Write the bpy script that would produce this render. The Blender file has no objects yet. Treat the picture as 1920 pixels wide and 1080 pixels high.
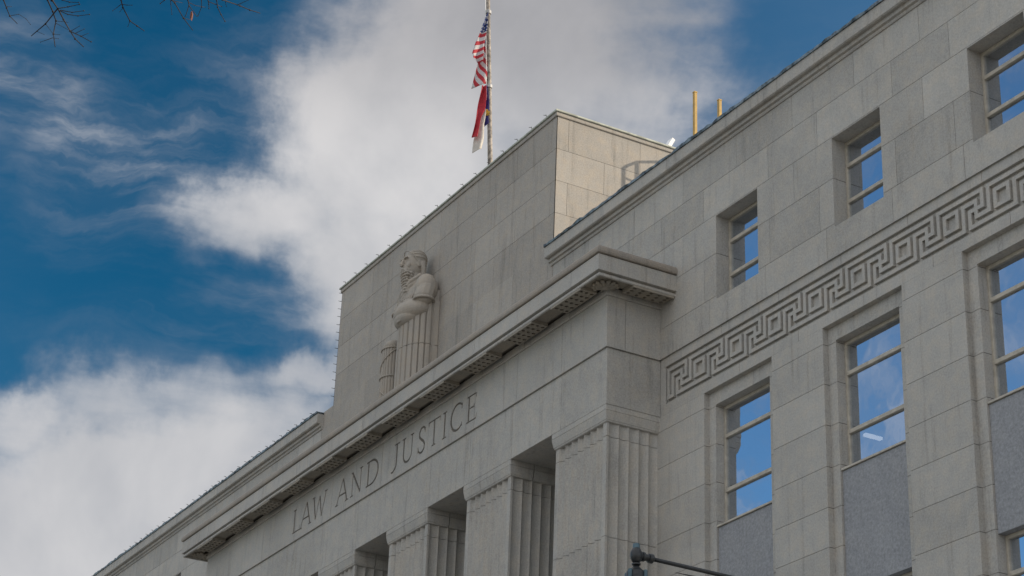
import bpy, math, random
from mathutils import Vector, Matrix
R = math.radians
random.seed(11)
scene = bpy.context.scene
# ------------------------------------------------------------------ camera
cam_d = bpy.data.cameras.new("camera"); cam = bpy.data.objects.new("camera", cam_d)
scene.collection.objects.link(cam); scene.camera = cam
cam_d.sensor_width = 36.0; cam_d.lens = 71.18
cam_d.clip_start = 0.1; cam_d.clip_end = 6000
_F = Vector((-0.79113, 0.43568, 0.42931)); _R = Vector((0.49728, 0.86682, 0.03670)); _U = _R.cross(_F)
_m = Matrix((_R, _U, -_F)).transposed().to_4x4()
cam.matrix_world = _m            # the eye is the world origin; the ground lies 1.6 m below it
scene.render.resolution_x = 1024; scene.render.resolution_y = 576
scene.view_settings.view_transform = 'Standard'; scene.view_settings.look = 'None'
scene.view_settings.exposure = 1.0; scene.view_settings.gamma = 1.0
# ------------------------------------------------------------------ sun
SUN_AZ, SUN_EL = 32.0, 22.0       # azimuth from +Y towards +X
sv = Vector((math.sin(R(SUN_AZ))*math.cos(R(SUN_EL)), math.cos(R(SUN_AZ))*math.cos(R(SUN_EL)), math.sin(R(SUN_EL))))
sun_d = bpy.data.lights.new("sun", 'SUN'); sun_d.energy = 2.2; sun_d.angle = R(0.8); sun_d.color = (1.0, 0.84, 0.64)
sun = bpy.data.objects.new("sun", sun_d); scene.collection.objects.link(sun)
sun.rotation_euler = (-sv).to_track_quat('-Z', 'Y').to_euler()
# ------------------------------------------------------------------ world
world = bpy.data.worlds.new("World"); scene.world = world; world.use_nodes = True
nt = world.node_tree; nt.nodes.clear(); NN = nt.nodes; LK = nt.links
def math_(nt, op, a, b=None, c=None, clamp=False):
    n = nt.nodes.new('ShaderNodeMath'); n.operation = op; n.use_clamp = clamp
    for i, v in enumerate((a, b, c)):
        if v is None: continue
        if isinstance(v, (int, float)): n.inputs[i].default_value = v
        else: nt.links.new(v, n.inputs[i])
    return n.outputs[0]
def maprange(nt, v, a, b, c=0.0, d=1.0, interp='SMOOTHSTEP'):
    n = nt.nodes.new('ShaderNodeMapRange'); n.interpolation_type = interp
    nt.links.new(v, n.inputs['Value'])
    for k, x in (('From Min', a), ('From Max', b), ('To Min', c), ('To Max', d)): n.inputs[k].default_value = x
    return n.outputs['Result']
def noise_(nt, vec, scale, detail=5, rough=0.55, dist=0.0, col=False):
    n = nt.nodes.new('ShaderNodeTexNoise'); n.inputs['Scale'].default_value = scale
    n.inputs['Detail'].default_value = detail; n.inputs['Roughness'].default_value = rough
    n.inputs['Distortion'].default_value = dist
    if vec is not None: nt.links.new(vec, n.inputs['Vector'])
    return n.outputs['Color'] if col else n.outputs['Fac']
def mixc(nt, fac, a, b, mode='MIX'):
    n = nt.nodes.new('ShaderNodeMix'); n.data_type = 'RGBA'; n.blend_type = mode
    for key, v in ((0, fac), (6, a), (7, b)):
        if isinstance(v, (int, float)): n.inputs[key].default_value = v
        elif isinstance(v, tuple): n.inputs[key].default_value = (v[0], v[1], v[2], 1)
        else: nt.links.new(v, n.inputs[key])
    return n.outputs[2]
tc = NN.new('ShaderNodeTexCoord'); dirv = tc.outputs['Generated']
sep = NN.new('ShaderNodeSeparateXYZ'); LK.new(dirv, sep.inputs[0])
az = math_(nt, 'MULTIPLY', math_(nt, 'ARCTAN2', sep.outputs[0], sep.outputs[1]), 180/math.pi)
el = math_(nt, 'MULTIPLY', math_(nt, 'ARCSINE', sep.outputs[2]), 180/math.pi)
comb = NN.new('ShaderNodeCombineXYZ'); LK.new(az, comb.inputs[0]); LK.new(el, comb.inputs[1])
# soft wind-torn edges: warp the (azimuth, elevation) of the cloud banks with noise
def vmath(op, a, b):
    n = NN.new('ShaderNodeVectorMath'); n.operation = op
    for i, v in enumerate((a, b)):
        if isinstance(v, tuple): n.inputs[i].default_value = v
        else: LK.new(v, n.inputs[i])
    return n.outputs[0]
w1 = vmath('MULTIPLY', vmath('SUBTRACT', noise_(nt, dirv, 7.0, 6, 0.6, 0.4, True), (0.5, 0.5, 0.5)), (7.0, 4.2, 0))
w2 = vmath('MULTIPLY', vmath('SUBTRACT', noise_(nt, dirv, 28.0, 6, 0.6, 0.2, True), (0.5, 0.5, 0.5)), (2.4, 1.5, 0))
wp = vmath('ADD', comb.outputs[0], vmath('ADD', w1, w2))
BANKS = [
(-60.9,32.13,5.2,3.2,1.4,1.35),
(-68.0,27.1,3.0,1.3,13.2,1.05),
(-64.2,29.0,4.0,3.1,2.8,1.45),
(-58.2,33.00,3.9,2.0,8.0,0.85),
(-66.8,31.2,1.3,1.0,4.3,0.65),
(-70.80,21.46,4.78,1.19,12.2,0.80),
(-75.19,20.39,2.46,1.02,-3.1,1.00),
(-72.10,19.25,6.56,1.92,16.1,1.25),
(-74.10,17.14,6.09,1.73,5.1,1.45),
(-66.91,22.69,2.09,0.91,22.5,0.90),
(-65.0,25.8,3.2,2.8,3.3,1.25),
(-84.0,12.0,9.0,2.2,3.0,1.20),
(-95.0,17.0,6.0,3.0,12.0,0.90),
]
WISPS = [   # thin, torn streamers
(-57.0,30.3,3.8,1.1,10.0,0.62),
(-76.2,29.6,4.4,1.3,-22.0,0.66),
(-72.6,28.0,4.0,1.7,-20.0,0.66),
(-70.5,26.6,5.0,2.0,-18.0,0.40),
(-70.0,30.2,4.5,1.6,18.0,0.36),
(-69.0,24.3,3.4,0.8,14.0,0.50),
(-69.5,28.5,3.0,2.4,0.0,0.45),
]
acc = None; wac = None
for (ca, ce, ra, re, ang, wgt) in BANKS+WISPS:
    mp = NN.new('ShaderNodeMapping'); mp.vector_type = 'TEXTURE'
    mp.inputs['Location'].default_value = (ca, ce, 0); mp.inputs['Rotation'].default_value = (0, 0, R(ang))
    mp.inputs['Scale'].default_value = (ra, re, 1); LK.new(wp, mp.inputs['Vector'])
    ln = NN.new('ShaderNodeVectorMath'); ln.operation = 'LENGTH'; LK.new(mp.outputs[0], ln.inputs[0])
    v = maprange(nt, ln.outputs['Value'], 0.15, 2.0, wgt, 0.0)
    if (ca, ce, ra, re, ang, wgt) in WISPS: wac = v if wac is None else math_(nt, 'SMOOTH_MAX', wac, v, 0.1)
    else: acc = v if acc is None else math_(nt, 'SMOOTH_MAX', acc, v, 0.15)
strm = NN.new('ShaderNodeMapping'); strm.inputs['Rotation'].default_value = (0, 0, R(24)); strm.inputs['Scale'].default_value = (0.10, 0.42, 1); LK.new(comb.outputs[0], strm.inputs['Vector'])
streak = noise_(nt, strm.outputs[0], 1.0, 7, 0.58, 0.2)
strm2 = NN.new('ShaderNodeMapping'); strm2.inputs['Rotation'].default_value = (0, 0, R(27)); strm2.inputs['Scale'].default_value = (0.17, 0.85, 1); LK.new(vmath('ADD', comb.outputs[0], vmath('MULTIPLY', w1, (0.9, 0.9, 0))), strm2.inputs['Vector'])
streak2 = noise_(nt, strm2.outputs[0], 1.0, 6, 0.58, 0.0)
fine = noise_(nt, dirv, 16.0, 8, 0.6, 0.3)
dens = math_(nt, 'ADD', acc, math_(nt, 'MULTIPLY', math_(nt, 'SUBTRACT', fine, 0.5), 0.70))
dens = math_(nt, 'ADD', dens, math_(nt, 'MULTIPLY', math_(nt, 'SUBTRACT', streak, 0.52), 0.80))
thick = maprange(nt, dens, 0.12, 1.15)
wthin = math_(nt, 'MULTIPLY', wac, maprange(nt, streak2, 0.36, 0.68, 0.10, 0.78))
# streamers add veils of cloud without hiding the blue
inv = math_(nt, 'MULTIPLY', math_(nt, 'SUBTRACT', 1.0, thick), math_(nt, 'SUBTRACT', 1.0, wthin, clamp=True))
thick = math_(nt, 'SUBTRACT', 1.0, inv)
# the rest of the sky: unseen broken cloud added for fill light, thin wisps elsewhere
gen = noise_(nt, dirv, 2.6, 7, 0.6, 0.3)
bandA = math_(nt, 'MULTIPLY', maprange(nt, az, -94.0, -86.0), maprange(nt, az, -30.0, -40.0))
bandB = math_(nt, 'MULTIPLY', maprange(nt, az, -150.0, -140.0), maprange(nt, az, -104.0, -114.0))
other = math_(nt, 'SUBTRACT', 1.0, math_(nt, 'MAXIMUM', bandA, bandB))
elm = maprange(nt, el, 39.0, 48.0); other = math_(nt, 'MAXIMUM', other, elm)
gthick = math_(nt, 'MULTIPLY', maprange(nt, gen, 0.34, 0.52), other)
wis = math_(nt, 'MULTIPLY', maprange(nt, streak, 0.50, 0.80), 0.16)
veil = math_(nt, 'MULTIPLY', math_(nt, 'MULTIPLY', bandB, maprange(nt, noise_(nt, dirv, 11.0, 7, 0.6, 0.8), 0.40, 0.66)), 0.60)
thick = math_(nt, 'MAXIMUM', math_(nt, 'MAXIMUM', math_(nt, 'MAXIMUM', thick, gthick), wis), veil)
sky = NN.new('ShaderNodeTexSky'); sky.sky_type = 'NISHITA'; sky.sun_disc = False
sky.sun_elevation = R(SUN_EL); sky.sun_rotation = R(SUN_AZ); sky.altitude = 100; sky.air_density = 1.0; sky.dust_density = 0.6; sky.ozone_density = 2.0
# darkest a quarter-turn from the sun, as through the polarised band of the sky
dt = NN.new('ShaderNodeVectorMath'); dt.operation = 'DOT_PRODUCT'; LK.new(dirv, dt.inputs[0]); dt.inputs[1].default_value = tuple(sv)
pol = maprange(nt, math_(nt, 'ABSOLUTE', dt.outputs['Value']), 0.0, 0.55, 0.0, 1.0)
tint = mixc(nt, pol, (0.015, 0.27, 0.36), (0.40, 0.58, 0.64))
blue = mixc(nt, 1.0, sky.outputs[0], tint, 'MULTIPLY')
cvar = noise_(nt, dirv, 5.0, 6, 0.55, 0.2)
cbright = maprange(nt, cvar, 0.34, 0.66)
lowb = maprange(nt, el, 33.0, 28.0)        # high cloud is thinner and greyer than the low bank
ctop = mixc(nt, cbright, (1.75, 1.75, 1.84), (2.55, 2.5, 2.56))
clow = mixc(nt, cbright, (2.4, 2.45, 2.6), (3.7, 3.62, 3.62))
ccol = mixc(nt, lowb, ctop, clow)
# unseen cloud outside the cleared bands, brightened to fill the shaded facade
ccol = mixc(nt, other, ccol, (5.6, 5.6, 5.7))
ccol = mixc(nt, maprange(nt, thick, 0.1, 0.75), (1.45, 1.62, 1.95), ccol)   # thin cloud lets the blue through
final = mixc(nt, math_(nt, 'MULTIPLY', thick, 0.97), blue, ccol)
bg = NN.new('ShaderNodeBackground'); bg.inputs['Strength'].default_value = 0.1
LK.new(final, bg.inputs['Color'])
wo = NN.new('ShaderNodeOutputWorld'); LK.new(bg.outputs[0], wo.inputs['Surface'])
world.cycles.sampling_method = 'MANUAL'; world.cycles.sample_map_resolution = 1024

# ------------------------------------------------------------------ materials
# ------------------------------------------------------------------
def new_mat(name):
    m = bpy.data.materials.new(name); m.use_nodes = True
    return m, m.node_tree, m.node_tree.nodes['Principled BSDF']
def stone(name, base, speck=0.26, stain=0.27, warm=(1.03, 0.985, 0.93), rough=0.85, bump=0.35, specscale=24.0, streaks=0.24):
    m, t, b = new_mat(name)
    tcn = t.nodes.new('ShaderNodeTexCoord'); v = tcn.outputs['Object']
    at = t.nodes.new('ShaderNodeAttribute'); at.attribute_name = 'tone'
    big = noise_(t, v, 0.45, 6, 0.6, 0.3)
    mid = noise_(t, v, 3.2, 6, 0.65, 0.2)
    sp = noise_(t, v, specscale, 3, 0.8)
    mp = t.nodes.new('ShaderNodeMapping'); mp.inputs['Scale'].default_value = (5.0, 5.0, 0.35); t.links.new(v, mp.inputs['Vector'])
    st = noise_(t, mp.outputs[0], 1.0, 6, 0.65)
    val = math_(t, 'ADD', 1.0, at.outputs['Fac'])
    val = math_(t, 'ADD', val, math_(t, 'MULTIPLY', math_(t, 'SUBTRACT', big, 0.5), stain*1.8))
    val = math_(t, 'ADD', val, math_(t, 'MULTIPLY', math_(t, 'SUBTRACT', mid, 0.5), stain*1.3))
    val = math_(t, 'ADD', val, math_(t, 'MULTIPLY', math_(t, 'SUBTRACT', sp, 0.5), speck*3.2))
    val = math_(t, 'SUBTRACT', val, math_(t, 'MULTIPLY', maprange(t, st, 0.52, 0.74), streaks))
    hue = mixc(t, maprange(t, mid, 0.4, 0.68), (1, 1, 1), warm)
    c = mixc(t, 1.0, (base[0], base[1], base[2]), hue, 'MULTIPLY')
    sc = t.nodes.new('ShaderNodeVectorMath'); sc.operation = 'SCALE'; t.links.new(c, sc.inputs[0]); t.links.new(val, sc.inputs['Scale'])
    t.links.new(sc.outputs[0], b.inputs['Base Color'])
    b.inputs['Roughness'].default_value = rough
    b.inputs['Specular IOR Level'].default_value = 0.25
    bp = t.nodes.new('ShaderNodeBump'); bp.inputs['Strength'].default_value = bump; bp.inputs['Distance'].default_value = 0.02
    t.links.new(math_(t, 'ADD', mid, math_(t, 'MULTIPLY', sp, 0.4)), bp.inputs['Height']); t.links.new(bp.outputs[0], b.inputs['Normal'])
    return m
M = {}
M['stone'] = stone('limestone', (0.375, 0.369, 0.349))
M['attic'] = stone('attic_limestone', (0.335, 0.318, 0.292), stain=0.22)
M['brown'] = stone('weathered_limestone', (0.285, 0.262, 0.232), stain=0.26, streaks=0.18)
M['shaded'] = stone('shaded_limestone', (0.265, 0.245, 0.21), stain=0.30, streaks=0.1)  # limestone darkened in its colour to stand for shade under the cornice
M['mortar'] = stone('mortar', (0.19, 0.17, 0.14), speck=0.05)
M['blue'] = stone('blue_granite', (0.26, 0.27, 0.287), speck=0.36, stain=0.22, specscale=15.0, streaks=0.04, warm=(1.0, 0.99, 0.97))
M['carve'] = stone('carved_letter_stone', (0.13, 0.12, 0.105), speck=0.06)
M['statue'] = stone('statue_limestone', (0.35, 0.325, 0.29), speck=0.08, stain=0.22, streaks=0.2)
def simple(name, col, rough=0.6, metal=0.0, nvar=0.15, nscale=6.0, spec=0.4):
    m, t, b = new_mat(name)
    tcn = t.nodes.new('ShaderNodeTexCoord'); n = noise_(t, tcn.outputs['Object'], nscale, 5, 0.6)
    lo = tuple(c*(1-nvar) for c in col); hi = tuple(c*(1+nvar) for c in col)
    t.links.new(mixc(t, maprange(t, n, 0.3, 0.7), lo, hi), b.inputs['Base Color'])
    b.inputs['Roughness'].default_value = rough; b.inputs['Metallic'].default_value = metal
    b.inputs['Specular IOR Level'].default_value = spec
    return m
M['frame'] = simple('beige_window_paint', (0.42, 0.39, 0.33), 0.5)
M['flash'] = simple('blue_grey_flashing', (0.13, 0.16, 0.18), 0.45, 0.3, 0.8, 5.0)
M['coping'] = simple('pale_green_coping', (0.36, 0.38, 0.33), 0.6, 0.0, 0.3, 3.0)
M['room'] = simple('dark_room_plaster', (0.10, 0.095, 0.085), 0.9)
M['roof'] = simple('roof_membrane', (0.30, 0.29, 0.27), 0.9, nvar=0.2)
M['yellow'] = simple('yellow_paint', (0.44, 0.28, 0.07), 0.5, nvar=0.12)
M['white'] = simple('white_metal', (0.85, 0.85, 0.85), 0.4, nvar=0.05)
M['dark'] = simple('dark_wire', (0.06, 0.06, 0.06), 0.5, 0.5)
M['galv'] = simple('galvanised_steel', (0.35, 0.35, 0.35), 0.5, 0.5)
M['pole'] = simple('weathered_pole_paint', (0.25, 0.22, 0.19), 0.6, 0.0, 0.55, 7.0)
M['lamp'] = simple('black_green_iron', (0.014, 0.017, 0.02), 0.42, 0.2, 0.4, 14.0, 0.6)
M['lampcap'] = simple('verdigris_cap', (0.055, 0.10, 0.125), 0.4, 0.3, 0.3, 14.0, 0.5)
M['bark'] = simple('grey_bark', (0.035, 0.030, 0.028), 0.9, nvar=0.4, nscale=9.0)
M['leaf'] = simple('dead_orange_leaf', (0.16, 0.055, 0.03), 0.7)
M['asphalt'] = simple('asphalt', (0.05, 0.05, 0.052), 0.9, nvar=0.25, nscale=2.0)
M['paving'] = simple('concrete_paving', (0.36, 0.34, 0.31), 0.9, nvar=0.15, nscale=1.5)
M['ground'] = simple('city_ground', (0.22, 0.21, 0.18), 0.95, nvar=0.25, nscale=0.2)
M['paint'] = simple('road_paint', (0.75, 0.75, 0.72), 0.8)
M['shade'] = simple('milk_glass', (0.7, 0.7, 0.66), 0.25)
def glass():
    m, t, b = new_mat('coated_window_glass')
    t.nodes.remove(b); out = t.nodes['Material Output']
    g = t.nodes.new('ShaderNodeBsdfGlossy'); g.inputs['Color'].default_value = (0.80, 0.88, 1.0, 1); g.inputs['Roughness'].default_value = 0.005
    tr = t.nodes.new('ShaderNodeBsdfTransparent'); tr.inputs['Color'].default_value = (0.75, 0.8, 0.8, 1)
    mx = t.nodes.new('ShaderNodeMixShader'); mx.inputs[0].default_value = 0.72
    tcn = t.nodes.new('ShaderNodeTexCoord'); n = noise_(t, tcn.outputs['Object'], 1.1, 2, 0.5)
    bp = t.nodes.new('ShaderNodeBump'); bp.inputs['Strength'].default_value = 0.15; bp.inputs['Distance'].default_value = 0.02
    t.links.new(n, bp.inputs['Height']); t.links.new(bp.outputs[0], g.inputs['Normal'])
    t.links.new(tr.outputs[0], mx.inputs[1]); t.links.new(g.outputs[0], mx.inputs[2]); t.links.new(mx.outputs[0], out.inputs[0])
    return m
M['glass'] = glass()
def emis(name, col, s):
    m, t, b = new_mat(name); b.inputs['Emission Color'].default_value = (*col, 1); b.inputs['Emission Strength'].default_value = s
    b.inputs['Base Color'].default_value = (0.8, 0.8, 0.8, 1); return m
M['tube'] = emis('lit_ceiling_panel', (1.0, 0.93, 0.88), 0.5)

# ------------------------------------------------------------------ mesh helpers
def wloc(p):
    v = Vector((0, 0, 0))
    while p is not None: v += p.location; p = p.parent
    return v
def tag(o, label=None, cat=None, group=None, kind=None):
    if label: o['label'] = label
    if cat: o['category'] = cat
    if group: o['group'] = group
    if kind: o['kind'] = kind
    return o
def empty(name, loc, label=None, cat=None, group=None):
    o = bpy.data.objects.new(name, None); o.location = loc; scene.collection.objects.link(o)
    o.empty_display_size = 0.3
    return tag(o, label, cat, group)
class MB:
    def __init__(s): s.v = []; s.f = []; s.t = []
    def face(s, pts, tone=0.0):
        b = len(s.v); s.v += [tuple(p) for p in pts]; s.f.append(tuple(range(b, b+len(pts)))); s.t.append(tone)
    def solid(s, vs, fs, tone=0.0):
        b = len(s.v); s.v += [tuple(p) for p in vs]
        for f in fs: s.f.append(tuple(i+b for i in f)); s.t.append(tone)
    def box(s, x0, x1, y0, y1, z0, z1, tone=0.0):
        s.solid([(x0,y0,z0),(x1,y0,z0),(x1,y1,z0),(x0,y1,z0),(x0,y0,z1),(x1,y0,z1),(x1,y1,z1),(x0,y1,z1)],
                [(0,3,2,1),(4,5,6,7),(0,1,5,4),(1,2,6,5),(2,3,7,6),(3,0,4,7)], tone)
    def tube(s, pts, radii, n=8, tone=0.0, cap=True):
        pts = [Vector(p) for p in pts]
        if isinstance(radii, (int, float)): radii = [radii]*len(pts)
        rings = []; up = None
        for i, p in enumerate(pts):
            d = (pts[min(i+1, len(pts)-1)]-pts[max(i-1, 0)]).normalized()
            if up is None: up = d.orthogonal().normalized()
            a = (up-d*up.dot(d)).normalized(); up = a; b_ = d.cross(a)
            base = len(s.v)
            for k in range(n):
                th = 2*math.pi*k/n; s.v.append(tuple(p+(a*math.cos(th)+b_*math.sin(th))*radii[i]))
            rings.append(base)
        for i in range(len(rings)-1):
            for k in range(n):
                k2 = (k+1) % n
                s.f.append((rings[i]+k, rings[i]+k2, rings[i+1]+k2, rings[i+1]+k)); s.t.append(tone)
        if cap:
            s.f.append(tuple(rings[0]+k for k in range(n))[::-1]); s.t.append(tone)
            s.f.append(tuple(rings[-1]+k for k in range(n))); s.t.append(tone)
    def lathe(s, c, prof, n=20, axis=(0,0,1), tone=0.0):
        ax = Vector(axis).normalized(); a = ax.orthogonal().normalized(); b_ = ax.cross(a); c = Vector(c)
        rings = []
        for (r, h) in prof:
            rings.append(len(s.v))
            for k in range(n):
                th = 2*math.pi*k/n; s.v.append(tuple(c+ax*h+(a*math.cos(th)+b_*math.sin(th))*max(r, 1e-4)))
        for i in range(len(rings)-1):
            for k in range(n):
                k2 = (k+1) % n; s.f.append((rings[i]+k, rings[i]+k2, rings[i+1]+k2, rings[i+1]+k)); s.t.append(tone)
        s.f.append(tuple(rings[0]+k for k in range(n))[::-1]); s.t.append(tone)
        s.f.append(tuple(rings[-1]+k for k in range(n))); s.t.append(tone)
    def ball(s, c, r, n=10, m=7, rot=None):
        c = Vector(c); q = rot
        if isinstance(r, (int, float)): r = (r, r, r)
        base = len(s.v); rows = []
        for j in range(m+1):
            ph = math.pi*j/m; row = []
            for k in range(n):
                th = 2*math.pi*k/n
                v = Vector((r[0]*math.sin(ph)*math.cos(th), r[1]*math.sin(ph)*math.sin(th), r[2]*math.cos(ph)))
                if q: v = q @ v
                if j in (0, m) and k > 0: row.append(row[0]); continue
                s.v.append(tuple(c+v)); row.append(len(s.v)-1)
            rows.append(row)
        for j in range(m):
            for k in range(n):
                k2 = (k+1) % n; q4 = [rows[j][k], rows[j+1][k], rows[j+1][k2], rows[j][k2]]
                q4 = [x for i, x in enumerate(q4) if x not in q4[:i]]
                if len(q4) > 2: s.f.append(tuple(q4)); s.t.append(0.0)
    def sweep(s, path, prof, tone=0.0, caps=True):
        """closed profile [(out, z)] carried along an open plan path; outward is to the right of travel"""
        P = [Vector((p[0], p[1])) for p in path]; n = len(prof); rings = []
        for i, p in enumerate(P):
            ns = []
            if i > 0: d = (P[i]-P[i-1]).normalized(); ns.append(Vector((d.y, -d.x)))
            if i < len(P)-1: d = (P[i+1]-P[i]).normalized(); ns.append(Vector((d.y, -d.x)))
            if len(ns) == 2: mvec = (ns[0]+ns[1]); mvec /= (1+ns[0].dot(ns[1]))
            else: mvec = ns[0]
            rings.append(len(s.v))
            for (o, z) in prof: s.v.append((p.x+mvec.x*o, p.y+mvec.y*o, z))
        for i in range(len(rings)-1):
            for k in range(n):
                k2 = (k+1) % n; s.f.append((rings[i]+k, rings[i]+k2, rings[i+1]+k2, rings[i+1]+k)); s.t.append(tone)
        if caps:
            s.f.append(tuple(rings[0]+k for k in range(n))[::-1]); s.t.append(tone)
            s.f.append(tuple(rings[-1]+k for k in range(n))); s.t.append(tone)
    def build(s, name, mat, parent=None, smooth=False, bevel=0.0, loc=None, recalc=True):
        me = bpy.data.meshes.new(name); off = wloc(parent) + (Vector(loc) if loc else Vector((0, 0, 0)))
        me.from_pydata([tuple(Vector(v)-off) for v in s.v], [], s.f); me.validate(clean_customdata=False)
        o = bpy.data.objects.new(name, me); scene.collection.objects.link(o)
        if parent: o.parent = parent
        if loc: o.location = loc
        at = me.attributes.new('tone', 'FLOAT', 'FACE')
        if len(me.polygons) == len(s.t): at.data.foreach_set('value', s.t)
        me.materials.append(mat)
        if recalc:
            import bmesh
            bm = bmesh.new(); bm.from_mesh(me); bmesh.ops.recalc_face_normals(bm, faces=bm.faces); bm.to_mesh(me); bm.free()
        if smooth: me.polygons.foreach_set('use_smooth', [True]*len(me.polygons))
        if bevel:
            bv = o.modifiers.new('bevel', 'BEVEL'); bv.width = bevel; bv.segments = 1; bv.limit_method = 'ANGLE'; bv.angle_limit = R(40)
        return o
def rtone(a=0.07): return random.uniform(-a, a)
def cutrect(u0, u1, z0, z1, holes):
    us = sorted({u0, u1} | {h[i] for h in holes for i in (0, 1) if u0 < h[i] < u1})
    zs = sorted({z0, z1} | {h[i] for h in holes for i in (2, 3) if z0 < h[i] < z1})
    out = []
    for i in range(len(us)-1):
        for j in range(len(zs)-1):
            cu, cz = (us[i]+us[i+1])/2, (zs[j]+zs[j+1])/2
            if not any(h[0] < cu < h[1] and h[2] < cz < h[3] for h in holes): out.append((us[i], us[i+1], zs[j], zs[j+1]))
    return out
G = 0.005
def blockwall(front, back, pt, u0, u1, zlist, joints, holes=(), inward=0.015, tone=0.10, ends=(False, False), tb=(False, False)):
    """ashlar facing: each stone a sheet 15 mm proud of the mortar sheet. pt(u, z, depth) -> xyz; joints(row) -> list of u"""
    for i in range(len(zlist)-1):
        za, zb = zlist[i], zlist[i+1]
        js = [u0]+sorted(j for j in joints(i) if u0+0.05 < j < u1-0.05)+[u1]
        for k in range(len(js)-1):
            a, b = js[k], js[k+1]
            A = a+(G if (k > 0 or ends[0]) else 0); B = b-(G if (k < len(js)-2 or ends[1]) else 0)
            Za = za+(G if (i > 0 or tb[0]) else 0); Zb = zb-(G if (i < len(zlist)-2 or tb[1]) else 0)
            tn = rtone(tone)
            for (p, q, r_, t_) in cutrect(A, B, Za, Zb, holes):
                front.face([pt(p, r_, 0), pt(q, r_, 0), pt(q, t_, 0), pt(p, t_, 0)], tn)
                if p == A: front.face([pt(p, r_, 0), pt(p, t_, 0), pt(p, t_, inward), pt(p, r_, inward)], tn)
                if q == B: front.face([pt(q, r_, 0), pt(q, t_, 0), pt(q, t_, inward), pt(q, r_, inward)], tn)
                if r_ == Za: front.face([pt(p, r_, 0), pt(q, r_, 0), pt(q, r_, inward), pt(p, r_, inward)], tn)
                if t_ == Zb: front.face([pt(p, t_, 0), pt(q, t_, 0), pt(q, t_, inward), pt(p, t_, inward)], tn)
    for (p, q, r_, t_) in cutrect(u0, u1, zlist[0], zlist[-1], holes):
        back.face([pt(p, r_, inward), pt(q, r_, inward), pt(q, t_, inward), pt(p, t_, inward)])
def YP(y): return lambda u, z, d: (u, y+d, z)          # facade looking towards -Y
def XP(x): return lambda u, z, d: (x-d, u, z)          # flank looking towards +X
def XN(x): return lambda u, z, d: (x+d, u, z)          # flank looking towards -X
# ------------------------------------------------------------------ the setting: ground, road, pavements
def struct(o): return tag(o, kind='structure')
b = MB(); b.face([(-2500,-2500,-1.62),(2500,-2500,-1.62),(2500,2500,-1.62),(-2500,2500,-1.62)]); struct(b.build('ground', M['ground']))
b = MB(); b.face([(-300,-7,-1.615),(300,-7,-1.615),(300,7.6,-1.615),(-300,7.6,-1.615)]); struct(b.build('road', M['asphalt']))
b = MB()
for x in range(-150, 150, 6): b.face([(x,0.25,-1.61),(x+3,0.25,-1.61),(x+3,0.37,-1.61),(x,0.37,-1.61)])
struct(b.build('road_marking', M['paint']))
b = MB(); b.box(-300,300,7.6,7.78,-1.7,-1.48); b.box(-300,300,-7.18,-7.0,-1.7,-1.48); struct(b.build('kerb', M['paving']))
b = MB(); b.box(-300,300,7.78,24.6,-1.7,-1.485); b.box(-300,300,-16,-7.18,-1.7,-1.485); struct(b.build('pavement', M['paving']))

# ------------------------------------------------------------------ courthouse
CX = -50.3
CH = empty('courthouse', (CX, 25.0, -1.5), 'grey stone courthouse with fluted piers, Greek key band and carved LAW AND JUSTICE frieze', 'building')
XR, XL = -37.77, -63.25          # portico flanks
YU, YL = 24.95, 25.0             # upper and lower wall faces
PITCH = 4.45
UC = [-34.50+PITCH*k for k in range(6)]; LC = [-34.62+PITCH*k for k in range(6)]
WR = -10.2
mir = lambda x: XR+XL-x
UCL = [mir(c) for c in UC]; LCL = [mir(c) for c in LC]; WL = mir(WR)
floors = [(14.92, 17.84), (9.37, 12.29), (3.82, 6.74)]
ZL = [-1.6, 0.0, 1.2, 2.1, 3.0, 3.9, 4.8, 5.7, 6.6, 7.5, 8.4, 9.3, 10.15, 11.0, 11.55, 12.38, 13.26, 14.12, 15.02, 15.95, 16.88, 17.8, 18.18]
ZU = [19.65, 20.45, 21.57, 22.6, 23.5, 24.42]

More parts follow.
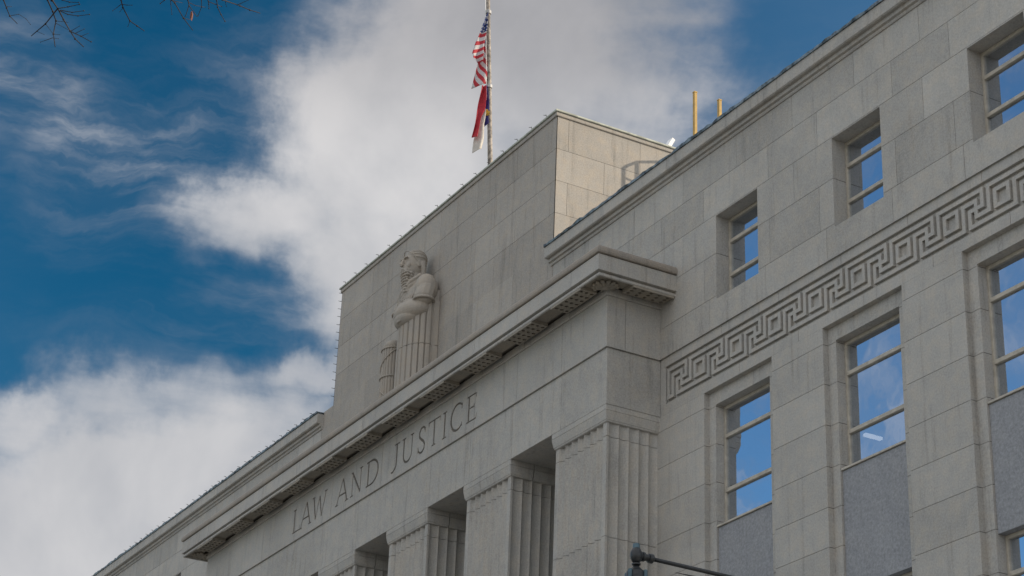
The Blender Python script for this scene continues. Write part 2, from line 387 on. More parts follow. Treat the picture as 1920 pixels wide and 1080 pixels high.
def window(cx, hw, z0, z1, y, bars, label=None, room=(2.5, 0.5, 0.4), fw=0.075):
    b = MB()
    b.box(cx-hw, cx-hw+fw, y, y+0.09, z0, z1); b.box(cx+hw-fw, cx+hw, y, y+0.09, z0, z1)
    b.box(cx-hw+fw, cx+hw-fw, y+0.002, y+0.09, z1-fw, z1); b.box(cx-hw+fw, cx+hw-fw, y+0.002, y+0.09, z0, z0+fw)
    for zb in bars: b.box(cx-hw+fw, cx+hw-fw, y-0.012, y+0.07, zb-0.045, zb+0.045)
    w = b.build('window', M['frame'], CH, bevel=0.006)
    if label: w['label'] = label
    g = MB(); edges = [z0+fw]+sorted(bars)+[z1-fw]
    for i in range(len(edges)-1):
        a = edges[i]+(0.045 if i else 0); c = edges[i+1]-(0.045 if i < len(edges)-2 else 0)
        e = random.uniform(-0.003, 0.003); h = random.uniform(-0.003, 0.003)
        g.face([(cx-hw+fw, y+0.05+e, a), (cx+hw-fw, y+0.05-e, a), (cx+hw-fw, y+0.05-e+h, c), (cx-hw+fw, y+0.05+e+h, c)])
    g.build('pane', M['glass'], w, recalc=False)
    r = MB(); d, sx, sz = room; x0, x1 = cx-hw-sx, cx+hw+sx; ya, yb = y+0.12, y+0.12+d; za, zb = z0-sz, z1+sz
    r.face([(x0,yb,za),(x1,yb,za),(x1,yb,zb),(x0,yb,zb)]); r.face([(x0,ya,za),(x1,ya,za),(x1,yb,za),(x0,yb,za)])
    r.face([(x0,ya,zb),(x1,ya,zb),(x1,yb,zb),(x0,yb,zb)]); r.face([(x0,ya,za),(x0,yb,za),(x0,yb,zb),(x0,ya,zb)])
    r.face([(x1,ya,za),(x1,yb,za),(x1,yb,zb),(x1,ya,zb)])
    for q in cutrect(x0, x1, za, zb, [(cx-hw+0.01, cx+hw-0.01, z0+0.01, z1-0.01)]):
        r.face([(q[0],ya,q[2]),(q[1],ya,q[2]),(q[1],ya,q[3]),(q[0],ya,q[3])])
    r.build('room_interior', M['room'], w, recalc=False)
    return w
def reveal(b, x0, x1, z0, z1, ya, yb, sides='LRTB', cuts=()):
    """linings of an opening, split at the course lines"""
    zs = [z0]+[c for c in cuts if z0 < c < z1]+[z1]
    for i in range(len(zs)-1):
        a = zs[i]+(0.005 if i else 0); c = zs[i+1]-(0.005 if i < len(zs)-2 else 0); t = rtone(0.04)
        if 'L' in sides: b.face([(x0,ya,a),(x0,yb,a),(x0,yb,c),(x0,ya,c)], t)
        if 'R' in sides: b.face([(x1,ya,a),(x1,yb,a),(x1,yb,c),(x1,ya,c)], t)
    if 'T' in sides: b.face([(x0,ya,z1),(x1,ya,z1),(x1,yb,z1),(x0,yb,z1)])
    if 'B' in sides: b.face([(x0,ya,z0),(x1,ya,z0),(x1,yb,z0),(x0,yb,z0)])

def wing(x0, x1, uc, lc, sgn, xa):
    """xa: the portico-side end of the lower wall; x0..x1 the upper wall"""
    f = MB(); k = MB()
    holes = [(c-0.83, c+0.83, 20.37, 22.57) for c in uc]
    ext = uc+[uc[0]-sgn*PITCH, uc[0]-2*sgn*PITCH]
    def uj(i):
        o = {0: (-1.12, 1.1), 1: (-1.33, 1.28), 2: (2.22,), 3: (-1.34, 1.27), 4: (0.02, 2.22)}[i]
        return [c+q for c in ext for q in o]
    blockwall(f, k, YP(YU), x0, x1, ZU, uj, holes)
    for c in uc: reveal(f, c-0.83, c+0.83, 20.37, 22.57, YU, 25.40, cuts=(21.57,))
    lo, hi = min(xa, x1 if sgn > 0 else x0), max(xa, x1 if sgn > 0 else x0)
    f.face([(lo,YU,19.65),(hi,YU,19.65),(hi,YL+0.01,19.65),(lo,YL+0.01,19.65)])
    f.build('upper_wall', M['stone'], CH); 
    # lower wall: giant pilaster strips between stepped window recesses
    f = MB()
    lh = [(c-1.31, c+1.31, 1.2, 18.18) for c in lc]
    blockwall(f, k, YP(YL), lo-(0.14 if sgn > 0 else 0), hi+(0.14 if sgn < 0 else 0), ZL, lambda i: [], lh, tone=0.07)
    for c in lc:
        reveal(f, c-1.31, c+1.31, 1.2, 18.18, YL, 25.16, 'LRB', cuts=ZL)
        blockwall(f, k, YP(25.14), c-1.31, c+1.31, [1.2]+ZL[3:], lambda i: [], [(c-1.04, c+1.04, 1.5, 17.84)], tone=0.04)
        reveal(f, c-1.04, c+1.04, 1.5, 17.84, 25.14, 25.47, cuts=ZL)
    f.build('pilaster_wall', M['stone'], CH)
    k.build('mortar', M['mortar'], CH)
    for c in lc:
        s = MB()
        for (za, zb) in ((12.29, 14.86), (6.74, 9.31), (1.5, 3.76)):
            s = MB(); s.box(c-1.034, c+1.034, 25.19, 25.5, za, zb, rtone(0.05)); s.build('spandrel_panel', M['blue'], CH)
            s = MB(); s.box(c-1.032, c+1.032, 25.15, 25.46, zb+0.012, zb+0.055); s.build('window_sill', M['frame'], CH)
    # Greek key band: a sunk field with rims round it and the raised meander in it
    b = MB(); ZA, ZB = 18.45, 19.42
    e0, e1 = lo+(0.22 if sgn > 0 else 0.6), hi-(0.6 if sgn > 0 else 0.22)
    jr = [c+1.6 for c in lc]+[c-0.6 for c in lc]
    def strip(xa_, xb_, za, zb, js, y=YL):
        js = [xa_]+sorted(j for j in js if xa_+0.3 < j < xb_-0.3)+[xb_]
        for i in range(len(js)-1):
            b.box(js[i]+(0.005 if i else 0), js[i+1]-(0.005 if i < len(js)-2 else 0), y, y+0.2, za, zb, rtone(0.04))
    strip(lo, hi, ZB, 19.65, jr); strip(lo, hi, 18.18, ZA, [j+0.7 for j in jr]); strip(lo, e0, ZA, ZB, []); strip(e1, hi, ZA, ZB, [])
    b.face([(e0,25.075,ZA),(e1,25.075,ZA),(e1,25.075,ZB),(e0,25.075,ZB)])
    b.build('band_rim', M['stone'], CH, bevel=0.004)
    u = 1.476/16; vz = (ZB-ZA)/11
    cells = set()
    def h(r, a, c):
        for i in range(min(a, c), max(a, c)+1): cells.add((i, r))
    def v(cc, a, c):
        for i in range(min(a, c), max(a, c)+1): cells.add((cc, i))
    v(-2, 0, 8); h(8, -2, 0); h(0, -2, 6)
    N = 18
    for n in range(N):
        o = 16*n
        v(o, 2, 8); h(2, o, o+4); v(o+4, 2, 6); h(6, o+4, o+8); v(o+8, 0, 6); h(4, o+2, o+6); v(o+2, 4, 8); v(o+6, 0, 4)
        if n > 0: h(0, o-8, o+6)
        if n < N-1:
            h(8, o+2, o+16); v(o+10, 2, 6); v(o+14, 2, 6); h(2, o+10, o+14); h(6, o+10, o+14)
    base = lo+0.52 if sgn > 0 else hi-0.52
    m = MB()
    for (c, r) in cells:
        xa_ = base+sgn*(c-0.5)*u; xb_ = xa_+sgn*u; zt = ZB-(r+1)*vz; zb = zt-vz; y0, y1 = YL+0.004, 25.075
        m.face([(xa_,y0,zb),(xb_,y0,zb),(xb_,y0,zt),(xa_,y0,zt)])
        if (c-1, r) not in cells: m.face([(xa_,y0,zb),(xa_,y0,zt),(xa_,y1,zt),(xa_,y1,zb)])
        if (c+1, r) not in cells: m.face([(xb_,y0,zb),(xb_,y0,zt),(xb_,y1,zt),(xb_,y1,zb)])
        if (c, r-1) not in cells: m.face([(xa_,y0,zt),(xb_,y0,zt),(xb_,y1,zt),(xa_,y1,zt)])
        if (c, r+1) not in cells: m.face([(xa_,y0,zb),(xb_,y0,zb),(xb_,y1,zb),(xa_,y1,zb)])
    o = m.build('greek_key_band', M['stone'], CH, recalc=False)
    # windows
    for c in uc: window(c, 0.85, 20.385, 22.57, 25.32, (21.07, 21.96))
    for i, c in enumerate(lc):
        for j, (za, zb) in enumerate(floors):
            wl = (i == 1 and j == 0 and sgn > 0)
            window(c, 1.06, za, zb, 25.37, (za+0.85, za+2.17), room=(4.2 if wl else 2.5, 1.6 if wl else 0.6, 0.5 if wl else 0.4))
wing(-43.02, WR, UC, LC, 1, XR)
wing(WL, mir(-43.02), UCL, LCL, -1, XL)

# wing cornices with their metal edging
def cornice(path, seglen=2.9):
    P = [Vector(p) for p in path]
    prof = [(-.3,24.37),(.03,24.37),(.05,24.40),(.05,24.44),(.11,24.455),(.12,24.50),(.12,24.545),(.205,24.545),(.235,24.57),(.235,24.88),(-.3,24.88)]
    b = MB(); d = (P[1]-P[0]); n = max(1, round(d.length/seglen)); g = d.normalized()*0.004
    for i in range(n):
        a = P[0]+d*(i/n)+(g if i else g*0); c = P[0]+d*((i+1)/n)-(g if i < n-1 else g*0); b.sweep([tuple(a), tuple(c)], prof, rtone(0.05))
    b.build('wing_cornice', M['stone'], CH)
    b = MB(); n = int(d.length/0.16); pr = [(-.3,24.884),(.27,24.884),(.275,24.945),(.2,24.965),(-.3,24.965)]
    b.sweep([tuple(P[0]+d*(i/n)) for i in range(n+1)], pr)
    for i, vv in enumerate(b.v):
        if i % 5 in (2, 3): q = random.uniform(-0.03, 0.03)*(1 if random.random() < .6 else .3); b.v[i] = (vv[0], vv[1]+random.uniform(-0.02, 0.01), vv[2]+q)
    b.build('metal_edging', M['flash'], CH)
cornice([(-43.12, YU), (WR+0.1, YU)]); cornice([(WL-0.1, YU), (mir(-43.12)+0.0, YU)])
# body behind: flat roofs, flanks and rear
b = MB(); b.box(WL+0.02, -57.25, 25.24, 45, 24.5, 24.78); b.box(-42.95, WR-0.02, 25.24, 45, 24.5, 24.78); b.box(-57.0, -43.2, 25.1, 37.9, 28.9, 29.21); b.box(-57.0, -43.2, 37.9, 45, 24.5, 24.78)
b.build('roof', M['roof'], CH)
b = MB(); bk = MB()
zz = [-1.6]+[1.2*i for i in range(20)]+[24.5]
for xx, pt in ((WR, XP(WR)), (WL, XN(WL))): blockwall(b, bk, pt, 25.0, 45.0, zz, lambda i: [25+(i % 2)*1.2+2.4*j for j in range(9)])
blockwall(b, bk, lambda u, z, d: (u, 45.0-d, z), WL, WR, zz, lambda i: [WL+(i % 2)*1.2+2.4*j for j in range(35)])
b.build('rear_wall', M['stone'], CH); bk.build('mortar', M['mortar'], CH)

# ---- attic block
AX0, AX1 = -57.20, -43.05
ZA_ = [19.6, 20.9, 21.95, 22.97, 23.98, 25.0, 26.03, 27.05, 28.06, 29.10]
f = MB(); k = MB()
def aj(i):
    off = 1.25 if i % 2 else 0.05
    return [AX0+off+2.41*j*0.985 for j in range(1, 7)]+([AX1-0.27] if i % 2 == 0 else [])
blockwall(f, k, YP(YU), mir(-43.02)+0.02, -43.04, ZA_[:5]+[24.98], aj)
blockwall(f, k, YP(YU), AX0, AX1, [24.98]+ZA_[6:], lambda i: aj(i+5), tone=0.06)
f.build('attic_front', M['attic'], CH)
f = MB()
blockwall(f, k, XP(AX1), YU, 38.0, [24.6, 25.0, 26.03, 27.05, 28.06, 29.10], lambda i: [YU+(0.39 if i % 2 == 0 else 1.59)+2.41*j for j in range(6)], tone=0.05)
blockwall(f, k, XN(AX0), YU, 38.0, [24.6, 25.0, 26.03, 27.05, 28.06, 29.10], lambda i: [YU+(0.39 if i % 2 == 0 else 1.59)+2.41*j for j in range(6)])
blockwall(f, k, lambda u, z, d: (u, 38.0-d, z), AX0, AX1, [24.6, 25.0, 26.03, 27.05, 28.06, 29.10], lambda i: [-55.0+2.4*j for j in range(5)])
f.build('attic_flank', M['attic'], CH); k.build('mortar', M['mortar'], CH)
apath = [(AX0, 38.0), (AX0, YU), (AX1, YU), (AX1, 38.0)]
b = MB(); b.sweep(apath, [(-.3,29.10),(.035,29.10),(.045,29.12),(.045,29.215),(-.3,29.215)]); b.build('attic_band', M['attic'], CH)
b = MB(); b.sweep(apath, [(-.3,29.222),(.08,29.222),(.09,29.235),(.085,29.28),(-.3,29.31)]); b.build('attic_coping', M['coping'], CH)

# ---- portico: entablature
EP = [(XL, 25.0), (XL, 23.47), (XR, 23.47), (XR, 25.0)]
def split_sweep(prof, joints, side_joint=None, gap=0.006, tone=0.05, path=EP):
    b = MB(); js = sorted(joints)
    b.sweep([path[0], path[1], (js[0]-gap, path[1][1])], prof, rtone(tone))
    for i in range(len(js)-1): b.sweep([(js[i]+gap, path[1][1]), (js[i+1]-gap, path[1][1])], prof, rtone(tone))
    if side_joint:
        b.sweep([(js[-1]+gap, path[1][1]), path[2], (path[2][0], side_joint-gap)], prof, rtone(tone))
        b.sweep([(path[2][0], side_joint+gap), path[3]], prof, rtone(tone))
    else: b.sweep([(js[-1]+gap, path[1][1]), path[2], path[3]], prof, rtone(tone))
    return b
AJ = [-61.2, -58.6, -55.9, -53.7, -51.4, -49.1, -46.82, -44.55, -42.3, -39.87]
FJ = [-61.11, -58.43, -55.9, -53.24, -51.6, -49.87, -47.0, -44.3, -42.05, -39.82]
CJ = [-61.94, -59.45, -57.05, -54.67, -52.2, -49.85, -47.6, -45.36, -43.15, -40.9]
split_sweep([(-.6,18.19),(0,18.19),(0,19.642),(-.6,19.642)], AJ).build('architrave', M['stone'], CH, bevel=0.006)
fz = split_sweep([(-.25,19.65),(.05,19.65),(.05,20.985),(-.25,20.985)], FJ, 23.95)
split_sweep([(-.2,20.99),(.085,20.99),(.10,21.005),(.10,21.19),(.06,21.22),(-.2,21.22)], [x+0.4 for x in FJ], 24.1).build('bed_moulding', M['stone'], CH, bevel=0.006)
b = MB(); b.sweep([(XL+.1, 25.0), (XL+.1, 23.57), (XR-.1, 23.57), (XR-.1, 25.0)], [(-.4,18.25),(.05,18.25),(.05,21.2),(-.4,21.2)]); b.sweep([(XL+.1, 24.9), (XL+.1, 23.57), (XR-.1, 23.57), (XR-.1, 24.9)], [(-.9,21.4),(.76,21.4),(.76,21.8),(-.9,21.8)]); b.build('mortar', M['mortar'], CH)
COR = [(.40,21.22),(.645,21.22),(.645,21.115),(.665,21.095),(.70,21.095),(.715,21.11),(.715,21.165),(.66,21.175),(.66,21.212),(.76,21.225),(.76,21.635),(.40,21.635)]
split_sweep([(-.6,21.29),(.25,21.29),(.25,21.16),(.642,21.16),(.642,21.20),(.38,21.215),(.38,21.60),(-.6,21.60)], CJ, None, 0.005).build('cornice_soffit', M['shaded'], CH)
split_sweep(COR, CJ, None, 0.005).build('portico_cornice', M['stone'], CH)
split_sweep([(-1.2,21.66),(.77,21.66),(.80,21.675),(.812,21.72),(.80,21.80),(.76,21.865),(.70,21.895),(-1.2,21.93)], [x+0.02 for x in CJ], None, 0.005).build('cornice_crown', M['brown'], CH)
b = MB(); b.face([(XL+.02,23.9,18.192),(XR-.02,23.9,18.192),(XR-.02,25.7,18.192),(XL+.02,25.7,18.192)]); b.build('portico_soffit', M['stone'], CH)
# recessed wall behind the piers
f = MB(); k = MB(); CP = 4.55; CRX = [-37.87-CP*i for i in range(6)]
gaps = [(CRX[i+1]+CRX[i]-2.33)/2 for i in range(5)]
ph = [(g-0.8, g+0.8, 3.0, 16.8) for g in gaps]
blockwall(f, k, YP(25.6), XL+0.05, XR-0.05, ZL, lambda i: [], ph)
for g in gaps: reveal(f, g-0.8, g+0.8, 3.0, 16.8, 25.6, 25.9, cuts=ZL)
f.build('porch_wall', M['stone'], CH); k.build('mortar', M['mortar'], CH)
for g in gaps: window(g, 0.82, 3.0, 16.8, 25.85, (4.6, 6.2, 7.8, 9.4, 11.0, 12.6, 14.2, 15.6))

# ---- mutules under the cornice, drilled with three rows of six holes
def plate(b, O, ux, vy, n=6, m=3, L=1.4, D=0.45, z=21.065, top=21.162, r=0.05):
    """O: outer-left corner; ux unit vector along, vy unit vector inwards"""
    P = lambda u, v, zz: (O[0]+ux[0]*u+vy[0]*v, O[1]+ux[1]*u+vy[1]*v, zz)
    cu, cv = L/n, D/m; t = rtone(0.05)
    for i in range(n):
        for j in range(m):
            a, c = i*cu, j*cv; mu, mv = a+cu/2, c+cv/2
            C = [(a, c), (a+cu, c), (a+cu, c+cv), (a, c+cv)]
            Oc = [(mu+r*math.cos(R(225-22.5+45*q)), mv+r*math.sin(R(225-22.5+45*q))) for q in range(8)]
            # Oc[0],Oc[1] flank corner 0; [2],[3] corner 1 ...
            for q in range(4):
                b.face([P(*C[q], z), P(*Oc[2*q], z), P(*Oc[2*q+1], z)], t)
                nx = (q+1) % 4
                b.face([P(*C[q], z), P(*Oc[2*q+1], z), P(*Oc[(2*q+2) % 8], z), P(*C[nx], z)], t)
            for q in range(8):
                b.face([P(*Oc[q], z), P(*Oc[(q+1) % 8], z), P(*Oc[(q+1) % 8], z+0.055), P(*Oc[q], z+0.055)], t-0.25)  # hole linings toned darker to deepen their shade
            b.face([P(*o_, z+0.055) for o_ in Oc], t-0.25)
    for (A, B_) in (((0,0),(L,0)),((L,0),(L,D)),((L,D),(0,D)),((0,D),(0,0))):
        b.face([P(*A, z), P(*B_, z), P(*B_, top), P(*A, top)], t)
    # narrow lip along the front edge
    Q = [P(0.0,-0.03,z-0.02), P(L,-0.03,z-0.02), P(L,0.012,z-0.02), P(0,0.012,z-0.02)]; Q2 = [(p[0], p[1], z+0.05) for p in Q]
    b.solid(Q+Q2, [(0,1,2,3),(0,1,5,4),(1,2,6,5),(3,0,4,7),(4,5,6,7),(2,3,7,6)], t+0.03)
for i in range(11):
    b = MB(); plate(b, (-39.33-2.34*i, 22.80), (1, 0), (0, 1)); b.build('mutule', M['shaded'], CH)
b = MB(); plate(b, (XR+0.67, 23.74), (0, 1), (-1, 0), L=1.18, n=5); b.build('mutule', M['shaded'], CH)
b = MB(); plate(b, (XL-0.67, 23.74), (0, 1), (1, 0), L=1.18, n=5); b.build('mutule', M['shaded'], CH)
# palmette under the corner of the cornice
for (ox, oy, s) in ((XR+0.16, 23.30, 1), (XL-0.16, 23.30, -1)):
    b = MB()
    for k_ in range(9):
        a = R(-45+(k_-4)*24)*1.0; L = 0.36-0.018*abs(k_-4)
        dx, dy = math.cos(a)*s, math.sin(a)
        q = Vector((dx, dy, 0)).to_track_quat('X', 'Z')
        b.ball((ox+dx*L*0.55, oy+dy*L*0.55, 21.125), (L*0.52, 0.055, 0.05), 8, 6, q)
        b.ball((ox+dx*L*0.98, oy+dy*L*0.98, 21.115), (0.06, 0.06, 0.045), 8, 6)
    b.ball((ox, oy, 21.12), (0.13, 0.13, 0.07)); b.tube([(ox-0.22*s, oy+0.02, 21.12), (ox, oy-0.06, 21.09), (ox+0.02*s, oy+0.24, 21.12)], 0.035)
    b.build('palmette_ornament', M['shaded'], CH, smooth=True)

# ---- carved inscription
def stroke(b, ox, oz, sx, H, p0, p1, w0, w1, y0, y1):
    a = Vector((ox+p0[0]*sx, oz+p0[1]*H)); c = Vector((ox+p1[0]*sx, oz+p1[1]*H)); d = (c-a)
    if d.length < 1e-6: return
    n = Vector((-d.y, d.x)).normalized(); e = d.normalized()*0.006
    a -= e; c += e
    q = [a+n*w0/2, a-n*w0/2, c-n*w1/2, c+n*w1/2]
    b.solid([(p.x, y0, p.y) for p in q]+[(p.x, y1, p.y) for p in q], [(0,1,2,3),(7,6,5,4),(0,4,5,1),(1,5,6,2),(2,6,7,3),(3,7,4,0)])
TK, TN, SF = 0.082, 0.050, 0.040
def arc(cx, cy, rx, ry, a0, a1, n=12): return [(cx+rx*math.cos(R(a0+(a1-a0)*i/n)), cy+ry*math.sin(R(a0+(a1-a0)*i/n))) for i in range(n+1)]
def poly(pts, wf): return [(pts[i], pts[i+1], wf(i/(len(pts)-1)), wf((i+1)/(len(pts)-1))) for i in range(len(pts)-1)]
def sw(t): return TN+(TK-TN)*math.sin(math.pi*t)
def serif(x, y, w=0.26): return [((x-w/2, y), (x+w/2, y), SF, SF)]
GL = {
 'L': [((.2,.02),(.2,.98),TK,TK),((.0,.03),(.95,.03),SF,SF),((.93,.02),(.99,.22),SF,SF*.7)]+serif(.2,.975,.4),
 'A': [((.1,.02),(.5,1.0),TN,TN),((.5,1.0),(.88,.02),TK,TK),((.24,.36),(.74,.36),TN,TN)]+serif(.1,.02,.2)+serif(.88,.02,.24),
 'W': [((.09,.98),(.3,.02),TK,TK),((.3,.02),(.5,.9),TN,TN),((.5,.9),(.69,.02),TK,TK),((.69,.02),(.91,.98),TN,TN)]+serif(.09,.975,.17)+serif(.91,.975,.17),
 'N': [((.15,.02),(.15,.96),TN,TN),((.1,.98),(.88,.02),TK,TK),((.88,.02),(.88,.98),TN,TN)]+serif(.15,.02,.26)+serif(.88,.975,.26)+serif(.08,.975,.16),
 'D': [((.16,.02),(.16,.98),TK,TK)]+poly([(.0,.975),(.4,.975)]+arc(.42,.5,.55,.475,90,-90)+[(.0,.025)], sw),
 'J': [((.68,.3),(.68,.98),TK,TK)]+poly([(.68,.32),(.66,.16),(.52,.03),(.3,-.06),(.1,-.05)], lambda t: TK-(TK-TN)*t)+serif(.68,.975,.6),
 'U': [((.16,.3),(.16,.98),TK,TK),((.86,.3),(.86,.98),TN,TN)]+poly(arc(.51,.32,.35,.31,180,360), lambda t: TK-(TK-TN)*t)+serif(.16,.975,.3)+serif(.86,.975,.26),
 'S': poly([(.88,.80),(.80,.93),(.58,.99),(.34,.95),(.18,.82),(.2,.66),(.42,.54),(.68,.44),(.88,.30),(.84,.12),(.62,.02),(.36,.02),(.14,.12),(.08,.24)], sw)+[((.88,.74),(.89,.93),SF,SF),((.08,.08),(.08,.28),SF,SF)],
 'T': [((.5,.02),(.5,.98),TK,TK),((.0,.97),(1.0,.97),SF,SF),((.0,.96),(.03,.82),SF,SF*.7),((1.0,.96),(.97,.82),SF,SF*.7)]+serif(.5,.02,.32),
 'I': [((.5,.02),(.5,.98),TK,TK)]+serif(.5,.02,.9)+serif(.5,.975,.9),
 'C': poly(arc(.56,.5,.52,.49,48,312,20), sw)+[((.9,.74),(.93,.93),SF,SF),((.92,.08),(.93,.22),SF,SF*.8)],
 'E': [((.2,.02),(.2,.98),TK,TK),((.0,.03),(.95,.03),SF,SF),((.0,.97),(.88,.97),SF,SF),((.2,.52),(.72,.52),SF,SF),((.93,.02),(1.0,.2),SF,SF*.7),((.88,.98),(.9,.82),SF,SF*.7),((.72,.43),(.72,.61),SF,SF)],
}
WORD = [('L',-56.09,-55.53),('A',-55.55,-54.66),('W',-54.69,-53.60),('A',-52.95,-52.05),('N',-51.93,-51.17),('D',-50.88,-50.09),('J',-49.28,-48.75),('U',-48.60,-47.88),('S',-47.62,-47.14),('T',-46.98,-46.30),('I',-46.15,-45.90),('C',-45.68,-44.98),('E',-44.76,-44.20)]
frieze = fz.build('frieze', M['stone'], CH)
cut = MB()
for ch, a, c in WORD:
    for (p0, p1, w0, w1) in GL[ch]: stroke(cut, a, 19.91, c-a, 0.78, p0, p1, w0, w1, 23.30, 23.46)
cutter = cut.build('letter_cutter', M['carve'], CH)
def boolean(o, other, op):
    md = o.modifiers.new('b', 'BOOLEAN'); md.operation = op; md.object = other; md.solver = 'EXACT'; md.use_self = True
    dg = bpy.context.evaluated_depsgraph_get(); me = bpy.data.meshes.new_from_object(o.evaluated_get(dg)); o.modifiers.clear(); old = o.data; o.data = me; bpy.data.meshes.remove(old)
boolean(frieze, cutter, 'DIFFERENCE')
frieze.data.materials.clear(); frieze.data.materials.append(M['stone'])
for p in frieze.data.polygons: p.material_index = 0
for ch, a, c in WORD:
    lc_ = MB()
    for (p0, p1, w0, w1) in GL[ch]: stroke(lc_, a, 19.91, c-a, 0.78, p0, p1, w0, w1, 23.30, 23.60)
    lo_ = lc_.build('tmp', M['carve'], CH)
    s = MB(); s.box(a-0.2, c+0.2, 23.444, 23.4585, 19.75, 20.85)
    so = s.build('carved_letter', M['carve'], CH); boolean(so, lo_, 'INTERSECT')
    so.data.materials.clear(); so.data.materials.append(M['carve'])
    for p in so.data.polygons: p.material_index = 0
    bpy.data.objects.remove(lo_)
bpy.data.objects.remove(cutter)

# ---- fluted square piers with moulded caps
def pier_outline(x0, x1, y0, y1, fl=0.16, nf=7, dep=0.085):
    pts = [(x0, y1)]
    def run(pa, pb, n, first, dep=0.05):
        d = Vector(pb)-Vector(pa); L = d.length; t = d.normalized(); inn = Vector((-t.y, t.x)); fw_ = (L-first)/n
        s0 = first
        for i in range(n):
            for q in range(0, 7):
                u_ = s0+fw_*(i+q/6); dd = dep*(1-(2*q/6-1)**2)**0.85 if 0 < q < 6 else 0
                yield tuple(Vector(pa)+t*u_+inn*dd)
    # left flank (outer to front), front, right flank
    L_ = [p for p in run((x0, y0), (x0, y1), 7, 0.06)]
    left = [(x0+abs(p[0]-x0), p[1]) for p in L_][::-1]
    pts = left
    pts.append((x0, y0))
    t = (x1-x0-2*fl)/nf
    for i in range(nf):
        for q in range(7):
            dd = dep*(1-(2*q/6-1)**2)**0.85 if 0 < q < 6 else 0
            pts.append((x0+fl+t*(i+q/6), y0+dd))
    pts.append((x1, y0))
    pts += [(x1-abs(p[0]-x0), p[1]) for p in L_]
    out = []
    for p in pts:
        if not out or (Vector(p)-Vector(out[-1])).length > 1e-4: out.append(p)
    return out
def prism(b, pl, z0, z1, tone):
    n = len(pl); base = len(b.v)
    b.v += [(p[0], p[1], z0) for p in pl]+[(p[0], p[1], z1) for p in pl]
    for i in range(n):
        j = (i+1) % n; b.f.append((base+i, base+j, base+n+j, base+n+i)); b.t.append(tone)
    b.f.append(tuple(base+i for i in range(n))[::-1]); b.t.append(tone); b.f.append(tuple(base+n+i for i in range(n))); b.t.append(tone)
for xr in CRX:
    xl = xr-2.33; pl = pier_outline(xl, xr, 23.56, 25.58)
    b = MB(); zs = [-1.5, 1.2, 3.9, 6.6, 9.4, 12.2, 14.96, 17.43, 17.80]
    for i in range(len(zs)-1): prism(b, pl, zs[i]+(0.006 if i else 0), zs[i+1]-0.006, rtone(0.03))
    p = b.build('pier', M['stone'], CH)
    b = MB(); b.box(xl+0.08, xr-0.08, 23.66, 25.5, -1.4, 17.79); b.build('mortar', M['mortar'], p)
    cp = [(xl-0.0, 25.58), (xl-0.0, 23.56), (xr+0.0, 23.56), (xr+0.0, 25.58)]
    prof = [(-.5,17.775),(.015,17.775),(.035,17.79),(.035,17.815),(.05,17.83),(.085,18.02),(.088,18.045),(-.5,18.045)]
    b = MB()
    ga, gb = (24.165, 24.19) if xr < -38 else (24.9, 24.903)
    b.sweep([cp[0], (xl, gb)], prof); b.sweep([(xl, ga), cp[1], cp[2], (xr, ga)], prof); b.sweep([(xr, gb), cp[3]], prof)
    prof2 = [(-.5,18.052),(.086,18.052),(.086,18.189),(-.5,18.189)]
    b.sweep([cp[0], (xl, gb)], prof2); b.sweep([(xl, ga), cp[1], cp[2], (xr, ga)], prof2); b.sweep([(xr, gb), cp[3]], prof2)
    b.build('pier_cap', M['stone'], p, bevel=0.004)

# ---- small wire spikes that keep birds off the attic edges
def spike(p, d):
    b = MB(); d = Vector(d); b.tube([p, Vector(p)+d], [0.012, 0.008], 5); b.tube([Vector(p)+d*0.55, Vector(p)+d*0.55+Vector((-0.07, -0.05, 0.03))], 0.008, 5)
    b.build('bird_spike', M['dark'], CH)
for i in range(14): spike((AX0, YU+0.0, 25.3+0.29*i), (-0.04, -0.05, random.uniform(-.01, .02)))
for i in range(17): spike((AX0+0.4+0.83*i, YU-0.08, 29.28), (0, -0.03, 0.065))
for i in range(30): spike((mir(-43.12)-0.4-0.62*i, YU-0.26, 24.96), (0, -0.02, 0.045))

# ------------------------------------------------------------------ statue on the cornice
SX, SY, SZ = -50.6, YU, 21.93
ST = empty('statue', (SX, SY, SZ), 'colossal bearded stone figure in a pleated robe standing against the attic above the cornice', 'statue')
def L(x, d, z): return (SX+x, SY-d, z)
b = MB(); t_ = 0.0
def pleat(a):
    # flat folds parted by narrow cut grooves
    c = (a*11/math.pi) % 1.0
    return -0.075*math.exp(-((min(c, 1-c))/0.11)**2)
pl = []
NP = 242
for i in range(NP+1):
    a = math.pi*i/NP
    e = 1+pleat(a)
    pl.append((SX+0.83*e*math.cos(math.pi-a), SY-0.24-0.62*e*math.sin(a)))
pl = [(SX-0.83, SY-0.01)]+pl+[(SX+0.83, SY-0.01)]
prism(b, pl, SZ, 24.42, 0); 
pl2 = [(SX+(p[0]-SX)*0.99, SY-0.01-(SY-0.01-p[1])*0.99) for p in pl]
prism(b, pl2, 24.44, 25.9, 0)
robe = b.build('pleated_robe', M['statue'], ST)
b = MB()
def cap(p, q, r0, r1, n=8):
    p, q = Vector(p), Vector(q)
    for i in range(n+1):
        t = i/n; c = p.lerp(q, t); r = r0+(r1-r0)*t
        b.ball(c, r if isinstance(r, float) else r, 12, 8)
def roll(pts, r):
    pts = [Vector(p) for p in pts]; out = []
    for i in range(len(pts)-1):
        for k in range(6): out.append(pts[i].lerp(pts[i+1], k/6))
    out.append(pts[-1]); rr = r if isinstance(r, list) else [r]*2
    b.tube(out, [rr[0]+(rr[-1]-rr[0])*i/(len(out)-1) for i in range(len(out))], 10)
